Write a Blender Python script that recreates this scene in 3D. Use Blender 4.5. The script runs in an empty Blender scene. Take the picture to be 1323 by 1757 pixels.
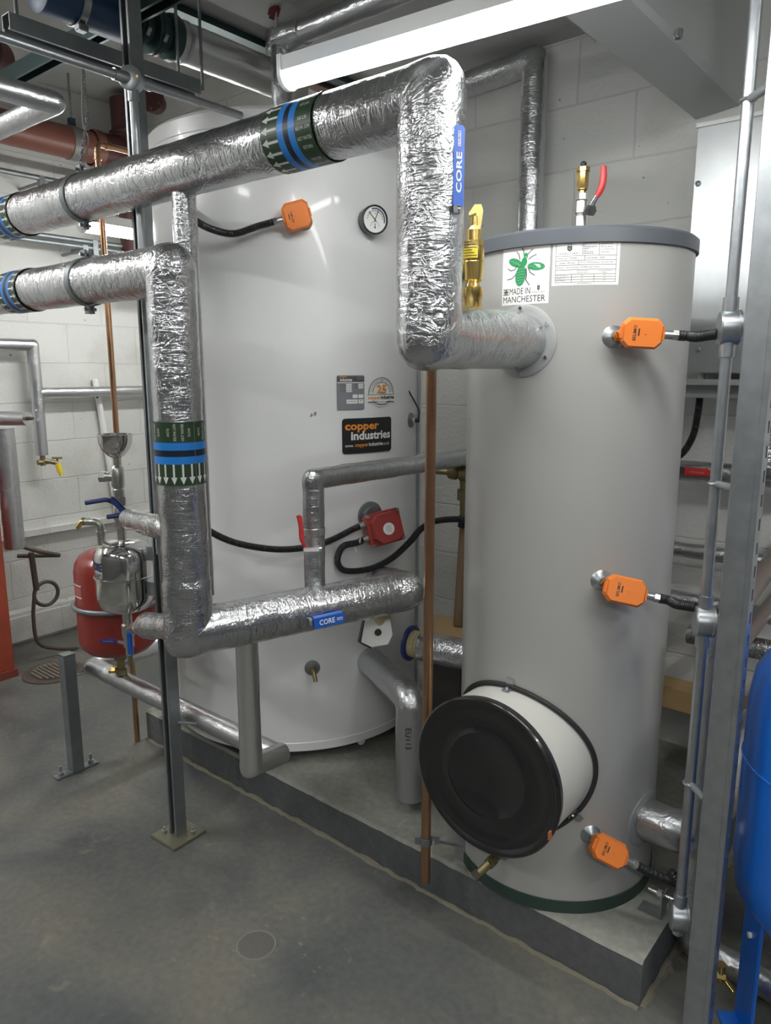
import bpy, bmesh, math, random
from mathutils import Vector, Matrix, noise
random.seed(7)
SC = bpy.context.scene; COL = SC.collection
PI = math.pi
# ---------------------------------------------------------------- camera, exposure, world
H = 1.55; FPX = 1270.0; PITCH = math.atan2(FPX, 6620.0); YAW = math.radians(39.7)
FH = Vector((-math.sin(YAW), math.cos(YAW), 0)); RH = Vector((math.cos(YAW), math.sin(YAW), 0)); ZZ = Vector((0, 0, 1))
CAM = Vector((0, 0, H))
cd = bpy.data.cameras.new('camera'); cam = bpy.data.objects.new('camera', cd); COL.objects.link(cam)
cd.sensor_fit = 'VERTICAL'; cd.sensor_height = 24; cd.sensor_width = 24; cd.lens = 24*FPX/1757; cd.clip_start = 0.02
cam.location = CAM; cam.rotation_euler = (PI/2-PITCH, 0, YAW); SC.camera = cam
vs = SC.view_settings; vs.view_transform = 'Standard'; vs.look = 'None'; vs.gamma = 1; vs.use_curve_mapping = False
vs.exposure = 0.30
w = bpy.data.worlds.new('World'); SC.world = w; w.use_nodes = True
w.node_tree.nodes['Background'].inputs[0].default_value = (.6, .65, .7, 1); w.node_tree.nodes['Background'].inputs[1].default_value = .05
LAMP_E = 34.0      # radiance of the visible LED battens
FILL_E = 54.0      # radiance of the unseen battens added to light the room

def ray(px, py):
    u = px-661.5; v = 878.5-py
    return RH*u + FH*(FPX*math.cos(PITCH)+v*math.sin(PITCH)) + ZZ*(-FPX*math.sin(PITCH)+v*math.cos(PITCH))
def W(px, py, f):
    d = ray(px, py); return CAM + d*(f/d.dot(FH))
def WZ(px, py, z):
    d = ray(px, py); return CAM + d*((z-H)/d.z)
def WX(px, py, x):
    d = ray(px, py); return CAM + d*(x/d.x)
def WY(px, py, y):
    d = ray(px, py); return CAM + d*(y/d.y)
def WC(px, py, C, R):                       # first hit of the upright cylinder
    d = ray(px, py); a = d.x**2+d.y**2; b = -2*(d.x*C[0]+d.y*C[1]); c = C[0]**2+C[1]**2-R*R
    disc = max(b*b-4*a*c, 0); t = (-b-math.sqrt(disc))/(2*a); return CAM+d*t
def V(*a): return Vector(a)

# ---------------------------------------------------------------- materials
MATS = {}
def mat(name, col, rough=.5, metal=0, spec=.5, coat=0, bump=None, var=None, emit=None, trans=0):
    if name in MATS: return MATS[name]
    m = bpy.data.materials.new(name); m.use_nodes = True; nt = m.node_tree; N = nt.nodes; L = nt.links
    p = N['Principled BSDF']; p.inputs['Base Color'].default_value = (*col, 1); p.inputs['Roughness'].default_value = rough
    p.inputs['Metallic'].default_value = metal; p.inputs['Specular IOR Level'].default_value = spec; p.inputs['Coat Weight'].default_value = coat
    p.inputs['Transmission Weight'].default_value = trans
    tc = N.new('ShaderNodeTexCoord')
    if var:                                   # (scale, second colour, contrast)
        n = N.new('ShaderNodeTexNoise'); n.inputs['Scale'].default_value = var[0]; n.inputs['Detail'].default_value = 5
        r = N.new('ShaderNodeValToRGB'); r.color_ramp.elements[0].position = .5-var[2]; r.color_ramp.elements[1].position = .5+var[2]
        r.color_ramp.elements[0].color = (*col, 1); r.color_ramp.elements[1].color = (*var[1], 1)
        L.new(tc.outputs['Object'], n.inputs['Vector']); L.new(n.outputs['Fac'], r.inputs[0]); L.new(r.outputs[0], p.inputs['Base Color'])
    if bump:                                  # (scale, strength, distance)
        n = N.new('ShaderNodeTexNoise'); n.inputs['Scale'].default_value = bump[0]; n.inputs['Detail'].default_value = 4
        b = N.new('ShaderNodeBump'); b.inputs['Strength'].default_value = bump[1]; b.inputs['Distance'].default_value = bump[2]
        L.new(tc.outputs['Object'], n.inputs['Vector']); L.new(n.outputs['Fac'], b.inputs['Height']); L.new(b.outputs[0], p.inputs['Normal'])
    if emit:
        p.inputs['Emission Color'].default_value = (*emit[0], 1); p.inputs['Emission Strength'].default_value = emit[1]
    MATS[name] = m; return m
def foil(name, rough=.22, wr=1.0, col=(.58, .59, .605), fine=.4):
    """aluminium foil facing: crinkles, tape wrinkles round the pipe and a fine scrim grid"""
    if name in MATS: return MATS[name]
    m = bpy.data.materials.new(name); m.use_nodes = True; nt = m.node_tree; N = nt.nodes; L = nt.links
    p = N['Principled BSDF']; p.inputs['Metallic'].default_value = 1; p.inputs['Roughness'].default_value = rough
    p.inputs['Base Color'].default_value = (*col, 1)
    tc = N.new('ShaderNodeTexCoord')
    def nz(src, sc, det, stretch=(1, 1, 1), ridge=True, dist=0.0):
        mp = N.new('ShaderNodeMapping'); mp.inputs['Scale'].default_value = stretch; L.new(tc.outputs[src], mp.inputs[0])
        n = N.new('ShaderNodeTexNoise'); n.inputs['Scale'].default_value = sc; n.inputs['Detail'].default_value = det; n.inputs['Distortion'].default_value = dist
        L.new(mp.outputs[0], n.inputs['Vector'])
        if not ridge: return n.outputs['Fac']
        a = N.new('ShaderNodeMath'); a.operation = 'SUBTRACT'; L.new(n.outputs['Fac'], a.inputs[0]); a.inputs[1].default_value = .5
        b = N.new('ShaderNodeMath'); b.operation = 'ABSOLUTE'; L.new(a.outputs[0], b.inputs[0])
        c = N.new('ShaderNodeMath'); c.operation = 'POWER'; L.new(b.outputs[0], c.inputs[0]); c.inputs[1].default_value = .7
        return c.outputs[0]
    h1 = nz('Object', 26, 4, dist=1.4)            # crumpled creases
    h2 = nz('UV', 42, 2, (.30, 1.5, 1), dist=.8)     # wrinkles running round the pipe
    h3 = nz('Object', 9, 2, ridge=False)           # soft dents
    mk = nz('Object', 5, 2, ridge=False)
    w1 = N.new('ShaderNodeMapRange'); L.new(mk, w1.inputs[0]); w1.inputs[1].default_value = .38; w1.inputs[2].default_value = .62; w1.inputs[3].default_value = .25
    a1 = N.new('ShaderNodeMath'); a1.operation = 'MULTIPLY'; L.new(h1, a1.inputs[0]); L.new(w1.outputs[0], a1.inputs[1])
    a2 = N.new('ShaderNodeMath'); a2.operation = 'MULTIPLY_ADD'; L.new(h2, a2.inputs[0]); a2.inputs[1].default_value = fine; L.new(a1.outputs[0], a2.inputs[2])
    a3 = N.new('ShaderNodeMath'); a3.operation = 'MULTIPLY_ADD'; L.new(h3, a3.inputs[0]); a3.inputs[1].default_value = 1.6; L.new(a2.outputs[0], a3.inputs[2])
    b = N.new('ShaderNodeBump'); b.inputs['Strength'].default_value = .58*wr; b.inputs['Distance'].default_value = .007
    L.new(a3.outputs[0], b.inputs['Height'])
    # scrim grid
    wv = N.new('ShaderNodeTexBrick'); wv.offset = 0; wv.inputs['Scale'].default_value = 1; wv.inputs['Brick Width'].default_value = .006; wv.inputs['Row Height'].default_value = .006
    wv.inputs['Mortar Size'].default_value = .0006; L.new(tc.outputs['UV'], wv.inputs['Vector'])
    b2 = N.new('ShaderNodeBump'); b2.inputs['Strength'].default_value = .25*wr; b2.inputs['Distance'].default_value = .0012
    L.new(wv.outputs['Fac'], b2.inputs['Height']); L.new(b.outputs[0], b2.inputs['Normal']); L.new(b2.outputs[0], p.inputs['Normal'])
    MATS[name] = m; return m
def blockwork(name, axis, off, dirt=.3):
    m = bpy.data.materials.new(name); m.use_nodes = True; nt = m.node_tree; N = nt.nodes; L = nt.links
    p = N['Principled BSDF']; p.inputs['Roughness'].default_value = .6
    tc = N.new('ShaderNodeTexCoord'); sp = N.new('ShaderNodeSeparateXYZ'); cb = N.new('ShaderNodeCombineXYZ')
    L.new(tc.outputs['Object'], sp.inputs[0]); L.new(sp.outputs[axis], cb.inputs[0])
    ad = N.new('ShaderNodeMath'); ad.operation = 'SUBTRACT'; L.new(sp.outputs[2], ad.inputs[0]); ad.inputs[1].default_value = off; L.new(ad.outputs[0], cb.inputs[1])
    # slightly wavy joints
    nn = N.new('ShaderNodeTexNoise'); nn.inputs['Scale'].default_value = 5; L.new(cb.outputs[0], nn.inputs['Vector'])
    mx = N.new('ShaderNodeVectorMath'); mx.operation = 'MULTIPLY_ADD'; L.new(nn.outputs['Color'], mx.inputs[0]); mx.inputs[1].default_value = (.012, .012, 0); L.new(cb.outputs[0], mx.inputs[2])
    br = N.new('ShaderNodeTexBrick'); br.inputs['Scale'].default_value = 1; br.inputs['Brick Width'].default_value = .45; br.inputs['Row Height'].default_value = .225
    br.inputs['Mortar Size'].default_value = .0045; br.inputs['Mortar Smooth'].default_value = .6
    br.inputs['Color1'].default_value = (.62, .62, .60, 1); br.inputs['Color2'].default_value = (.65, .65, .625, 1); br.inputs['Mortar'].default_value = (.58, .58, .56, 1)
    L.new(mx.outputs[0], br.inputs['Vector'])
    n2 = N.new('ShaderNodeTexNoise'); n2.inputs['Scale'].default_value = 3.1; n2.inputs['Detail'].default_value = 8; L.new(tc.outputs['Object'], n2.inputs['Vector'])
    hz = N.new('ShaderNodeMapRange'); L.new(sp.outputs[2], hz.inputs[0]); hz.inputs[1].default_value = .1; hz.inputs[2].default_value = 1.3; hz.inputs[3].default_value = .13; hz.inputs[4].default_value = 0.0
    s = N.new('ShaderNodeMath'); s.operation = 'ADD'; L.new(n2.outputs['Fac'], s.inputs[0]); L.new(hz.outputs[0], s.inputs[1])
    r = N.new('ShaderNodeMapRange'); L.new(s.outputs[0], r.inputs[0]); r.inputs[1].default_value = .56; r.inputs[2].default_value = .80; r.inputs[3].default_value = 0; r.inputs[4].default_value = dirt
    mc = N.new('ShaderNodeMix'); mc.data_type = 'RGBA'; L.new(r.outputs[0], mc.inputs[0]); L.new(br.outputs['Color'], mc.inputs[6]); mc.inputs[7].default_value = (.30, .28, .21, 1)
    # chips and holes
    vo = N.new('ShaderNodeTexNoise'); vo.inputs['Scale'].default_value = 26; vo.inputs['Detail'].default_value = 3; L.new(tc.outputs['Object'], vo.inputs['Vector'])
    vr = N.new('ShaderNodeMapRange'); L.new(vo.outputs['Fac'], vr.inputs[0]); vr.inputs[1].default_value = .74; vr.inputs[2].default_value = .77
    m2 = N.new('ShaderNodeMix'); m2.data_type = 'RGBA'; L.new(vr.outputs[0], m2.inputs[0]); L.new(mc.outputs[2], m2.inputs[6]); m2.inputs[7].default_value = (.12, .11, .10, 1)
    L.new(m2.outputs[2], p.inputs['Base Color'])
    n3 = N.new('ShaderNodeTexNoise'); n3.inputs['Scale'].default_value = 60; n3.inputs['Detail'].default_value = 6; L.new(tc.outputs['Object'], n3.inputs['Vector'])
    h = N.new('ShaderNodeMath'); h.operation = 'MULTIPLY_ADD'; L.new(br.outputs['Fac'], h.inputs[0]); h.inputs[1].default_value = -1.0; L.new(n3.outputs['Fac'], h.inputs[2])
    b = N.new('ShaderNodeBump'); b.inputs['Strength'].default_value = .5; b.inputs['Distance'].default_value = .006; L.new(h.outputs[0], b.inputs['Height']); L.new(b.outputs[0], p.inputs['Normal'])
    MATS[name] = m; return m
def concrete(name, c0, c1, c2, rough=.55, scale=1.0):
    m = bpy.data.materials.new(name); m.use_nodes = True; nt = m.node_tree; N = nt.nodes; L = nt.links
    p = N['Principled BSDF']; tc = N.new('ShaderNodeTexCoord')
    n = N.new('ShaderNodeTexNoise'); n.inputs['Scale'].default_value = 1.7*scale; n.inputs['Detail'].default_value = 9; n.inputs['Roughness'].default_value = .6; n.inputs['Distortion'].default_value = .5
    r = N.new('ShaderNodeValToRGB'); e = r.color_ramp.elements; e[0].position = .36; e[0].color = (*c0, 1); e[1].position = .64; e[1].color = (*c2, 1)
    k = e.new(.5); k.color = (*c1, 1)
    L.new(tc.outputs['Object'], n.inputs['Vector']); L.new(n.outputs['Fac'], r.inputs[0])
    n2 = N.new('ShaderNodeTexNoise'); n2.inputs['Scale'].default_value = 45; n2.inputs['Detail'].default_value = 6; L.new(tc.outputs['Object'], n2.inputs['Vector'])
    mr = N.new('ShaderNodeMapRange'); L.new(n2.outputs['Fac'], mr.inputs[0]); mr.inputs[1].default_value = .3; mr.inputs[2].default_value = .7; mr.inputs[3].default_value = .86; mr.inputs[4].default_value = 1.12
    mm = N.new('ShaderNodeVectorMath'); mm.operation = 'SCALE'; L.new(r.outputs[0], mm.inputs[0]); L.new(mr.outputs[0], mm.inputs['Scale'])
    # pale scuffs
    n4 = N.new('ShaderNodeTexNoise'); n4.inputs['Scale'].default_value = 9; n4.inputs['Detail'].default_value = 6; n4.inputs['Distortion'].default_value = 1.5; L.new(tc.outputs['Object'], n4.inputs['Vector'])
    m4 = N.new('ShaderNodeMapRange'); L.new(n4.outputs['Fac'], m4.inputs[0]); m4.inputs[1].default_value = .66; m4.inputs[2].default_value = .78; m4.inputs[4].default_value = .55
    mx = N.new('ShaderNodeMix'); mx.data_type = 'RGBA'; L.new(m4.outputs[0], mx.inputs[0]); L.new(mm.outputs[0], mx.inputs[6]); mx.inputs[7].default_value = (c2[0]*1.7, c2[1]*1.6, c2[2]*1.4, 1)
    L.new(mx.outputs[2], p.inputs['Base Color'])
    rr = N.new('ShaderNodeMapRange'); L.new(n.outputs['Fac'], rr.inputs[0]); rr.inputs[1].default_value = .35; rr.inputs[2].default_value = .65; rr.inputs[3].default_value = rough-.1; rr.inputs[4].default_value = rough+.15
    L.new(rr.outputs[0], p.inputs['Roughness'])
    b = N.new('ShaderNodeBump'); b.inputs['Strength'].default_value = .35; b.inputs['Distance'].default_value = .004; L.new(n2.outputs['Fac'], b.inputs['Height']); L.new(b.outputs[0], p.inputs['Normal'])
    MATS[name] = m; return m

FOIL = foil('pipe_foil'); FOIL2 = foil('pipe_foil_soft', .30, .75, fine=.2); FOILS = foil('pipe_foil_smooth', .30, .35, (.72, .72, .71), .15)
WALLB = blockwork('painted_blockwork_back', 0, .05, .30); WALLL = blockwork('painted_blockwork_side', 1, 0.02, .45)
WALLD = mat('unseen_wall_dark_grey', (.10, .10, .105), .6)  # for the unseen walls, made dark so the foil reflects darker
CEILM = mat('ceiling_paint', (.42, .42, .41), .8, var=(4, (.36, .36, .34), .2), bump=(40, .3, .003))
FLOORM = concrete('floor_screed', (.078, .086, .085), (.120, .121, .112), (.165, .157, .130), .5)
PLTOP = concrete('plinth_top_concrete', (.19, .19, .165), (.25, .25, .22), (.30, .30, .265), .7)
PLSIDE = concrete('plinth_side_paint', (.085, .09, .095), (.10, .105, .11), (.12, .122, .122), .6)
WHITE = mat('white_enamel', (.775, .777, .775), .33, 0, .5, .15)
GREYT = mat('grey_enamel', (.385, .382, .366), .36, 0, .5, .1)
RIMG = mat('dark_grey_rim', (.10, .11, .125), .45)
GALV = mat('galvanised_steel', (.50, .52, .54), .36, .9, var=(30, (.38, .40, .42), .25))
GALVD = mat('dull_strut_steel', (.30, .32, .33), .45, .75, var=(14, (.21, .23, .24), .25))
SHEET = mat('galvanised_sheet', (.62, .64, .65), .33, .85, var=(11, (.52, .54, .55), .3), bump=(6, .2, .01))
SHEETP = mat('grey_painted_sheet', (.40, .41, .41), .4, .3)
STAIN = mat('polished_stainless', (.68, .67, .65), .10, 1)
CHROME = mat('chrome', (.75, .75, .76), .14, 1)
NICKEL = mat('cast_nickel', (.55, .54, .51), .34, 1, bump=(90, .3, .001))
BRASS = mat('brass', (.78, .57, .20), .26, 1, var=(20, (.66, .46, .16), .3))
BRASSD = mat('dull_brass', (.36, .30, .16), .45, .9, var=(25, (.24, .20, .12), .3))
COPPER = mat('copper', (.56, .33, .20), .30, 1, var=(9, (.38, .21, .12), .28))
BLACKR = mat('black_ribbed_plastic', (.018, .018, .02), .38)
BLACKG = mat('black_gloss', (.012, .012, .013), .24, 0, .5, .4)
BLACKM = mat('black_rubber', (.02, .02, .021), .6)
ORANGE = mat('orange_plastic', (.83, .22, .035), .42, bump=(200, .08, .0006))
ORDARK = mat('print_black', (.02, .02, .02), .5)
REDP = mat('red_enamel', (.27, .032, .024), .32, 0, .5, .2)
REDBOX = mat('red_cast_box', (.34, .045, .04), .42, bump=(70, .25, .001))
REDLEV = mat('red_vinyl', (.55, .04, .04), .4)
REDOX = mat('red_oxide_paint', (.40, .075, .035), .5, var=(6, (.30, .05, .03), .2))
BLUE = mat('blue_vinyl', (.015, .11, .52), .35)
NAVY = mat('navy_vinyl', (.015, .03, .15), .35)
BLUEV = mat('blue_vessel_enamel', (.01, .14, .60), .28, 0, .5, .2)
WHITEP = mat('white_plastic', (.78, .78, .76), .4)
PAPER = mat('sticker_white', (.80, .80, .78), .5)
INK = mat('sticker_ink', (.03, .03, .03), .5)
GREYST = mat('sticker_grey', (.22, .23, .25), .45); DGREYST = mat('sticker_dark_grey', (.09, .09, .10), .45)
ORST = mat('sticker_orange', (.80, .28, .04), .5)
GRN = mat('bee_green', (.02, .27, .10), .5); GRNL = mat('bee_light_green', (.30, .55, .32), .5)
BGREEN = mat('band_green', (.028, .065, .028), .4); BBLUE = mat('band_blue', (.02, .25, .78), .4); BNAVY = mat('band_navy', (.01, .015, .035), .4)
YEL = mat('yellow_label', (.85, .66, .05), .5)
WOOD = mat('softwood', (.52, .36, .18), .6, var=(7, (.42, .27, .12), .3)); CARD = mat('cardboard', (.55, .38, .20), .8)
BROWNP = mat('terracotta_pipe', (.21, .075, .05), .38, var=(4, (.16, .06, .045), .3)); DBROWN = mat('dark_oxide_pipe', (.065, .02, .018), .45)
STEEL = mat('iron_brown_pipe', (.30, .24, .22), .4, .5)
TEAL = mat('dark_teal_steel', (.035, .07, .07), .4, .5)
BLUEC = mat('dark_blue_casing', (.02, .06, .14), .45)
GREENR = mat('dark_green_band', (.03, .055, .045), .5)
IRON = mat('cast_iron', (.11, .085, .07), .55, .4)
LAMPB = mat('lamp_white', (.68, .68, .67), .35)
TAPE = mat('clear_tape_yellowed', (.55, .48, .28), .35)

# ---------------------------------------------------------------- mesh builder
def frame(d):
    d = d.normalized(); a = ZZ if abs(d.z) < .9 else V(1, 0, 0)
    x = a.cross(d).normalized(); return x, d.cross(x), d
def spline(P, n=10):
    P = [Vector(p) for p in P]; Q = [P[0]*2-P[1]]+P+[P[-1]*2-P[-2]]; out = []
    for i in range(1, len(Q)-2):
        a, b, c, d = Q[i-1:i+3]
        for k in range(n):
            t = k/n; out.append(.5*((2*b)+(c-a)*t+(2*a-5*b+4*c-d)*t*t+(3*b-a-3*c+d)*t**3))
    out.append(P[-1]); return out
def rounded(P, b, n=8):
    P = [Vector(p) for p in P]; out = [P[0]]
    for i in range(1, len(P)-1):
        d0 = (P[i-1]-P[i]); d1 = (P[i+1]-P[i]); l = min(b, d0.length*.49, d1.length*.49); d0.normalize(); d1.normalize()
        a = P[i]+d0*l; c = P[i]+d1*l
        # circular arc tangent at a and c
        ang = d0.angle(d1); h = l*math.tan(ang/2) if ang < PI-.01 else 0
        if h == 0: out.append(P[i]); continue
        cen = P[i]+(d0+d1).normalized()*(l/math.cos(ang/2)); va = a-cen; vc = c-cen; th = va.angle(vc)
        for k in range(n+1):
            t = k/n; out.append(cen+(va*math.sin((1-t)*th)+vc*math.sin(t*th))/math.sin(th))
    out.append(P[-1]); return out
def resample(P, ds):
    out = [P[0]]
    for a, b in zip(P, P[1:]):
        n = max(1, int((b-a).length/ds+.5))
        for k in range(1, n+1): out.append(a.lerp(b, k/n))
    return out
class MB:
    def __init__(s): s.v = []; s.f = []; s.m = []; s.uv = {}; s.mats = []
    def mi(s, m):
        if m not in s.mats: s.mats.append(m)
        return s.mats.index(m)
    def add(s, vs_, fs, m, uvs=None):
        o = len(s.v); s.v += [Vector(v) for v in vs_]; k = s.mi(m)
        for i, f in enumerate(fs):
            if uvs: s.uv[len(s.f)] = uvs[i]
            s.f.append([j+o for j in f]); s.m.append(k)
        return s
    def box(s, c, sz, m, M=None, bev=0):
        x, y, z = [a/2 for a in sz]; c = Vector(c)
        if bev:
            bm = bmesh.new(); bmesh.ops.create_cube(bm, size=1)
            for v in bm.verts: v.co = V(v.co.x*sz[0], v.co.y*sz[1], v.co.z*sz[2])
            bmesh.ops.bevel(bm, geom=bm.edges[:], offset=bev, segments=2, affect='EDGES'); bm.verts.index_update()
            vv = [v.co.copy() for v in bm.verts]; ff = [[v.index for v in f.verts] for f in bm.faces]; bm.free()
        else:
            vv = [V(i*x, j*y, k*z) for i in (-1, 1) for j in (-1, 1) for k in (-1, 1)]
            ff = [[0, 1, 3, 2], [4, 6, 7, 5], [0, 4, 5, 1], [2, 3, 7, 6], [0, 2, 6, 4], [1, 5, 7, 3]]
        if M is not None: vv = [M @ v for v in vv] if len(M) == 3 else [M @ v for v in vv]
        return s.add([c+v for v in vv], ff, m)
    def prism(s, P, h0, h1, m, M=Matrix.Identity(4)):
        n = len(P); vv = [M @ V(x, y, h0) for x, y in P]+[M @ V(x, y, h1) for x, y in P]
        ff = [list(range(n))[::-1], list(range(n, 2*n))]+[[i, (i+1) % n, n+(i+1) % n, n+i] for i in range(n)]
        return s.add(vv, ff, m)
    def cone(s, a, b, r0, r1, m, seg=24, cap=True):
        a = Vector(a); b = Vector(b); x, y, _ = frame(b-a); vv = []
        for p, r in ((a, r0), (b, r1)):
            for i in range(seg): t = 2*PI*i/seg; vv.append(p+(x*math.cos(t)+y*math.sin(t))*r)
        ff = [[i, (i+1) % seg, seg+(i+1) % seg, seg+i] for i in range(seg)]
        if cap: ff += [list(range(seg))[::-1], list(range(seg, 2*seg))]
        return s.add(vv, ff, m)
    def cyl(s, a, b, r, m, seg=24): return s.cone(a, b, r, r, m, seg)
    def hexn(s, a, b, r, m): return s.cone(a, b, r, r, m, 6)
    def lathe(s, o, d, prof, m, seg=48):
        """prof: (radius, height) along d from o"""
        x, y, z = frame(Vector(d)); o = Vector(o); vv = []; ff = []; ring = []
        for r, h in prof:
            if r < 1e-6: ring.append([len(vv)]*seg); vv.append(o+z*h)
            else:
                ring.append(list(range(len(vv), len(vv)+seg)))
                for i in range(seg): t = 2*PI*i/seg; vv.append(o+z*h+(x*math.cos(t)+y*math.sin(t))*r)
        for a, b in zip(ring, ring[1:]):
            for i in range(seg):
                j = (i+1) % seg; f = [a[i], a[j], b[j], b[i]]; g = []
                for q in f:
                    if q not in g: g.append(q)
                if len(g) > 2: ff.append(g)
        return s.add(vv, ff, m)
    def tube(s, P, r, m, seg=20, bend=0, ds=None, wob=0, rib=None, cap=True, rfun=None, uvr=None, sq=0):
        P = [Vector(p) for p in P]; C0 = P[:]
        if bend: P = rounded(P, bend)
        if ds: P = resample(P, ds)
        n = len(P); T = [(P[min(i+1, n-1)]-P[max(i-1, 0)]).normalized() for i in range(n)]
        x, y, _ = frame(T[0]); vv = []; L = [0]; rad = []
        for i in range(1, n): L.append(L[-1]+(P[i]-P[i-1]).length)
        for i in range(n):
            if i:
                ax = T[i-1].cross(T[i])
                if ax.length > 1e-7:
                    q = Matrix.Rotation(T[i-1].angle(T[i]), 3, ax.normalized()); x = q @ x
                x = (x-T[i]*x.dot(T[i])).normalized(); 
            y = T[i].cross(x)
            rr = r if not rfun else rfun(L[i], L[-1])*r
            if rib: rr *= 1+.5*rib[1]*math.sin(2*PI*L[i]/rib[0])
            sqv = None
            if sq:
                for c in range(1, len(C0)-1):
                    if (P[i]-C0[c]).length < bend*1.05:
                        d0 = (C0[c]-C0[c-1]).normalized(); d1 = (C0[c+1]-C0[c]).normalized(); q_ = T[i].angle(d0)/max(d1.angle(d0), .01)
                        if 0 < q_ < 1: sqv = (d0-d1).normalized()*sq*math.sin(PI*q_)
            for j in range(seg):
                t = 2*PI*j/seg
                if sqv is not None:
                    o_ = (x*math.cos(t)+y*math.sin(t))*rr; k_ = max(0, o_.dot(sqv)); 
                    p = P[i]+o_+sqv.normalized()*k_*1.0
                    if wob: p += o_.normalized()*wob*(noise.noise(p*14)+.6*noise.noise(p*37))
                    vv.append(p); continue
                p = P[i]+(x*math.cos(t)+y*math.sin(t))*rr
                if wob: p = P[i]+(x*math.cos(t)+y*math.sin(t))*(rr+wob*(noise.noise(p*14)+.6*noise.noise(p*37)))
                vv.append(p)
        ff = []; uv = []; c = 2*PI*(uvr or r)
        for i in range(n-1):
            for j in range(seg):
                k = (j+1) % seg; ff.append([i*seg+j, i*seg+k, (i+1)*seg+k, (i+1)*seg+j])
                uv.append([(c*j/seg, L[i]), (c*(j+1)/seg, L[i]), (c*(j+1)/seg, L[i+1]), (c*j/seg, L[i+1])])
        if cap:
            ff += [list(range(seg))[::-1], list(range((n-1)*seg, n*seg))]; uv += [[(0, 0)]*seg]*2
        return s.add(vv, ff, m, uv)
    def ball(s, c, r, m, seg=20, sc=(1, 1, 1)):
        c = Vector(c); vv = []; ff = []; rg = seg//2
        for i in range(rg+1):
            a = PI*i/rg
            for j in range(seg):
                b = 2*PI*j/seg; vv.append(c+V(math.sin(a)*math.cos(b)*r*sc[0], math.sin(a)*math.sin(b)*r*sc[1], math.cos(a)*r*sc[2]))
        for i in range(rg):
            for j in range(seg): k = (j+1) % seg; ff.append([i*seg+j, (i+1)*seg+j, (i+1)*seg+k, i*seg+k])
        return s.add(vv, ff, m)
    def torus(s, c, d, R, r, m, seg=40, sg=10, a0=0, a1=2*PI):
        x, y, z = frame(Vector(d)); c = Vector(c)
        full = abs(a1-a0-2*PI) < 1e-6; n = seg
        P = [c+(x*math.cos(a0+(a1-a0)*i/n)+y*math.sin(a0+(a1-a0)*i/n))*R for i in range(n+1)]
        return s.tube(P, r, m, sg, cap=not full)
    def text(s, body, fn, m, size=1, bold=0, align='CENTER', fit=None):
        """flat text; fn maps (x, y) to the world. fit=(x0,y0,x1,y1) stretches it into that box"""
        vv, ff = textgeo(body, bold)
        if fit:
            xs = [p[0] for p in vv]; ys = [p[1] for p in vv]; ax, bx, ay, by = min(xs), max(xs), min(ys), max(ys)
            q = [(fit[0]+(p[0]-ax)/(bx-ax)*(fit[2]-fit[0]), fit[1]+(p[1]-ay)/(by-ay)*(fit[3]-fit[1])) for p in vv]
        else: q = [(p[0]*size, p[1]*size) for p in vv]
        return s.add([fn(*p) for p in q], ff, m)
    def quad(s, fn, x0, y0, x1, y1, m, n=1):
        vv = []; 
        for i in range(n+1):
            x = x0+(x1-x0)*i/n; vv += [fn(x, y0), fn(x, y1)]
        return s.add(vv, [[2*i, 2*i+2, 2*i+3, 2*i+1] for i in range(n)], m)
    def poly(s, fn, P, m): return s.add([fn(*p) for p in P], [list(range(len(P)))], m)
    def stroke(s, fn, P, wd, m):
        for a, b in zip(P, P[1:]):
            dx, dy = b[0]-a[0], b[1]-a[1]; l = math.hypot(dx, dy) or 1; nx, ny = -dy/l*wd/2, dx/l*wd/2; ex, ey = dx/l*wd*.3, dy/l*wd*.3
            s.poly(fn, [(a[0]-ex+nx, a[1]-ey+ny), (a[0]-ex-nx, a[1]-ey-ny), (b[0]+ex-nx, b[1]+ey-ny), (b[0]+ex+nx, b[1]+ey+ny)], m)
        return s
    def build(s, name, parent=None, angle=35, flat=False):
        org = parent['_o'] if parent is not None else None
        off = Vector(org) if org is not None else Vector((0, 0, 0))
        me = bpy.data.meshes.new(name); me.from_pydata([v-off for v in s.v], [], s.f)
        for m in s.mats: me.materials.append(m)
        me.polygons.foreach_set('material_index', s.m)
        if s.uv:
            ul = me.uv_layers.new(name='UVMap').data
            for i, uvs in s.uv.items():
                p = me.polygons[i]
                for k, li in enumerate(p.loop_indices): ul[li].uv = uvs[k]
        me.validate(); me.update()
        if not flat:
            me.polygons.foreach_set('use_smooth', [True]*len(me.polygons)); me.set_sharp_from_angle(angle=math.radians(angle))
        o = bpy.data.objects.new(name, me); COL.objects.link(o)
        if parent is not None: o.parent = parent; o['_o'] = list(off)
        return o
TG = {}
def textgeo(body, bold=0):
    if (body, bold) in TG: return TG[(body, bold)]
    c = bpy.data.curves.new('t', 'FONT'); c.body = body; c.size = 1; c.align_x = 'CENTER'; c.align_y = 'CENTER'; c.resolution_u = 2; c.offset = bold; c.fill_mode = 'FRONT'
    o = bpy.data.objects.new('t', c); COL.objects.link(o); dg = bpy.context.evaluated_depsgraph_get(); dg.update()
    me = bpy.data.meshes.new_from_object(o.evaluated_get(dg)); r = ([(v.co.x, v.co.y) for v in me.vertices], [list(p.vertices) for p in me.polygons])
    bpy.data.objects.remove(o); bpy.data.meshes.remove(me); bpy.data.curves.remove(c); TG[(body, bold)] = r; return r
def thing(name, label, cat, loc, group=None):
    o = bpy.data.objects.new(name, None); COL.objects.link(o); o.location = loc; o.empty_display_size = .05
    o['_o'] = list(loc); o['label'] = label; o['category'] = cat
    if group: o['group'] = group
    return o
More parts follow.
